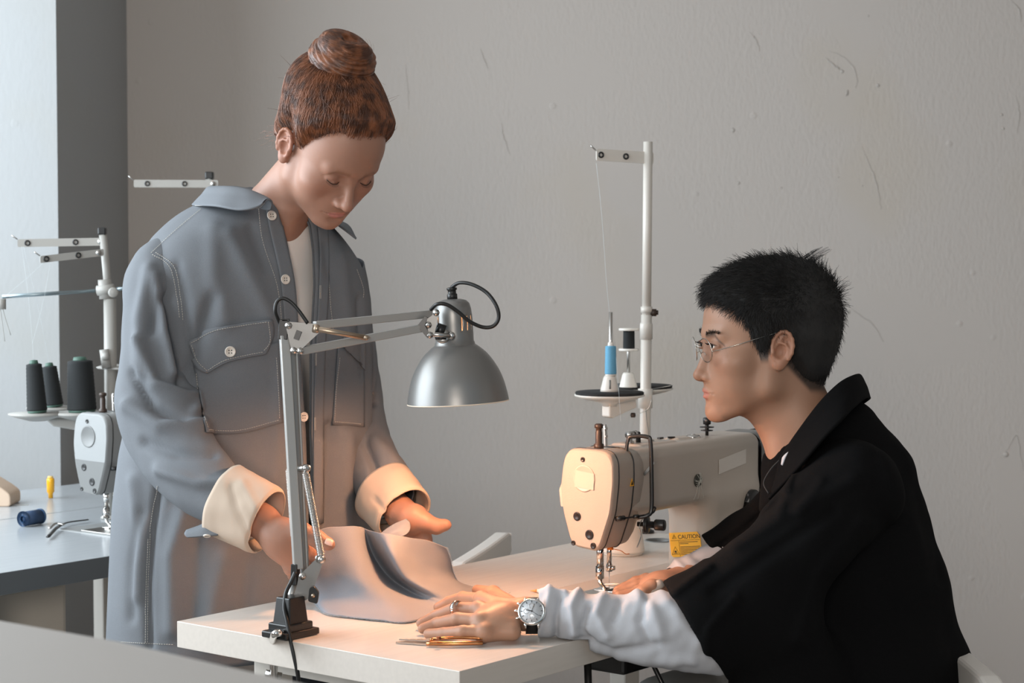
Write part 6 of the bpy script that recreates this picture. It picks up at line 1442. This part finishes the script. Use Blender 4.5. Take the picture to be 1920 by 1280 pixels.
# black trousers below
St = SDF(); St.ell(V(.64, 3.0, .52), (.16, .18, .12), .05)
for y in (2.88, 3.12): St.chain([V(.60, y, .50), V(.18, y + .0, .47), V(.16, y, .09)], [.085, .065, .050], .03)
v, f = mesh_sdf(St, (0, 2.7, -.02), (.95, 3.3, .72), .007, keep=lambda p: p[:, 2] > .07); obj('trousers', v, f, blackcloth, pm)
for y in (2.88, 3.12):
    S = SDF(); c = V(.11, y, .045); S.ell(c, (.13, .045, .045), .02); v, f = mesh_sdf(S, c - .2, c + .2, .006, keep=lambda p: p[:, 2] > .004); obj('shoe', v, f, blackp, pm)
# white undershirt: long crumpled sleeves and the edge at the throat
def wsleeve(pts, rad, folds, seed, amp, nn=80, m_=110):
    path = spline([P(*p) for p in pts], m_); rr = spline(np.array(rad, float), m_); G = rings(path, rr, nn); G = np.concatenate([G, G[:1]], 0); n = grid_normals(G, True)
    if ((G - path[None]) * n).sum() < 0: n = -n
    fr = n[..., 1] < .35; G = G + n * (fold_field(G, folds) * fr + amp * gnoise(G, (13, 13, 13), seed, 3))[..., None]; G[-1] = G[0]; return G
und = root('x', '', '') if False else None
fs = [([(1032, 1108), (1022, 1150), (1005, 1190)], 7, .007), ([(1050, 1120), (1042, 1160), (1040, 1195)], 6, -.008), ([(1085, 1108), (1070, 1140), (1078, 1185)], 9, .008), ([(1105, 1140), (1090, 1180), (1110, 1205)], 6, -.007), ([(1135, 1105), (1118, 1150), (1140, 1190)], 9, .006), ([(1165, 1125), (1150, 1160)], 7, -.006), ([(1195, 1110), (1225, 1150), (1240, 1190)], 12, .007), ([(1212, 1120), (1200, 1165), (1212, 1200)], 8, -.007),
      ([(1240, 1115), (1275, 1160), (1310, 1200)], 12, .005), ([(1090, 1200), (1150, 1222), (1230, 1210)], 8, -.006), ([(1120, 1225), (1200, 1240), (1300, 1240)], 9, .005), ([(1010, 1110), (1060, 1112)], 5, .006)]
Gs = wsleeve([(1012, 1152, 2.762), (1045, 1152, 2.760), (1095, 1162, 2.755), (1160, 1172, 2.752), (1230, 1178, 2.750), (1300, 1184, 2.752), (1360, 1180, 2.765), (1420, 1120, 2.79)], [(.032, .031), (.037, .035), (.040, .036), (.046, .040), (.054, .046), (.060, .048), (.062, .052), (.062, .055)], fs, 31, .0034)
Gs[..., 2] = np.where(Gs[..., 0] < .115, np.maximum(Gs[..., 2], .7525), Gs[..., 2])
us = sheet('undershirt_sleeve', Gs, shirtm, pm, .0018)
fs2 = [([(1265, 1050), (1290, 1075), (1300, 1100)], 7, .004), ([(1300, 1038), (1330, 1060)], 8, -.003), ([(1240, 1075), (1262, 1100)], 5, .003)]
Gs2 = wsleeve([(1266, 1090, 3.095), (1292, 1076, 3.11), (1335, 1056, 3.145), (1390, 1035, 3.17)], [(.026, .027), (.031, .031), (.033, .033), (.034, .034)], fs2, 7, .0016, 64, 60)
sheet('undershirt_sleeve', Gs2, shirtm, pm, .0018)
Gt = surf([[P(*p) for p in ((1461, 868, 2.90), (1464, 856, 2.90), (1474, 838, 2.90))], [P(*p) for p in ((1466, 872, 2.885), (1472, 856, 2.885), (1484, 838, 2.885))]], 8, 10); sheet('undershirt_neck', Gt, shirtm, pm, .002)
# wristwatch and ring
wc = P(997, 1147, 2.722); nx_ = nrm(V(-.06, -.86, .50)); ux = nrm(V(1, -.1, .06) - nx_ * (V(1, -.1, .06) @ nx_)); uy = np.cross(nx_, ux)
wr = MB(); wr.lathe([(.0175, -.004), (.0205, -.003), (.0212, .001), (.0205, .0035), (.0185, .0048), (.0175, .0046), (.0174, .0036), (.0001, .0036)], wc, nx_, 48); wa = wr.build('wristwatch', chrome, pm)
dialm = mat('silver_dial', C8(196, 200, 204), .3, .2); b = MB(); b.lathe([(.0172, 0), (.0172, .0006), (.0001, .0006)], wc + nx_ * .0036, nx_, 40); dl = b.build('dial', dialm, wa)
b = MB()
for i in range(12):
    a = i * math.pi / 6; d = ux * math.cos(a) + uy * math.sin(a); b.bar(wc + nx_ * .0045 + d * .0135, wc + nx_ * .0045 + d * .0162, .0009, .0005, up=nx_)
b.build('hour_marks', darkmetal, dl)
b = MB()
for i, (a, l_, w_) in enumerate(((1.2, .0120, .0007), (2.9, .0085, .0011), (-.6, .013, .0004))): d = ux * math.cos(a) + uy * math.sin(a); b.bar(wc + nx_ * .0048 - d * .002, wc + nx_ * .0048 + d * l_, w_, .0004, up=nx_)
b.build('watch_hand', darkmetal, dl)
b = MB()
for a, rr in ((math.pi, .0042), (-math.pi / 2, .0040), (math.pi / 2, .0040)): b.lathe([(rr, 0), (rr, .0003), (rr * .85, .0003), (rr * .85, 0)], wc + nx_ * .0042 + (ux * math.cos(a) + uy * math.sin(a)) * .0082, nx_, 20, closed=True)
b.build('subdial', steel, dl)
b = MB()
for a in (2.55, 3.05, 3.55): d = ux * math.cos(a) + uy * math.sin(a); b.cyl(wc + d * .020, wc + d * .0255, .0022 if abs(a - 3.05) < .1 else .0016, 10)
b.build('crown', chrome, wa)
b = MB(); wcen = P(999, 1158, 2.762); wcen[2] = .783
k = np.linspace(0, 2 * math.pi, 49); ry, rz_ = .0330, .0270
rgv = [wcen + V(0, 1, 0) * ry * math.cos(a) + V(.06, 0, 1) * rz_ * math.sin(a) for a in k]
G = np.stack([[p_ + V(dx, 0, 0) for dx in (-.009, 0, .009)] for p_ in rgv]); G[..., 2] = np.maximum(G[..., 2], .7515)
b.grid(G); st_ = b.build('strap', mat('black_leather', (.012, .011, .011), .45), wa); so = st_.modifiers.new('t', 'SOLIDIFY'); so.thickness = .0022
b = MB()
for sg in (-1, 1):
    for sx_ in (-1, 1): b.tube([wc + uy * .0175 * sg + ux * .0095 * sx_, wc + uy * .0235 * sg + ux * .0095 * sx_ - nx_ * .004], [.0024, .0016], 8)
b.build('lug', chrome, wa)
rc = H_(857, 1141, .7885); d = nrm(H_(898, 1142, .790) - H_(820, 1150, .772)); x_ = nrm(np.cross(d, V(0, 0, 1))); y_ = np.cross(x_, d)
b = MB(); G = np.array([[rc + (x_ * math.cos(a) + y_ * math.sin(a)) * .0114 + d * dx for dx in (-.003, 0, .003)] for a in k]); b.grid(G); ro = b.build('ring', chrome, pm); so = ro.modifiers.new('t', 'SOLIDIFY'); so.thickness = .0012
b = MB(); b.box(rc + nrm(V(0, -.7, .8)) * .0118, (.005, .002, .005), np.stack([d, nrm(V(0, -.7, .8)), nrm(np.cross(d, V(0, -.7, .8)))], 1)); b.build('ring_stone', steel, ro, smooth=False)
bpy.context.view_layer.update()
print('script time', time.time() - T0)
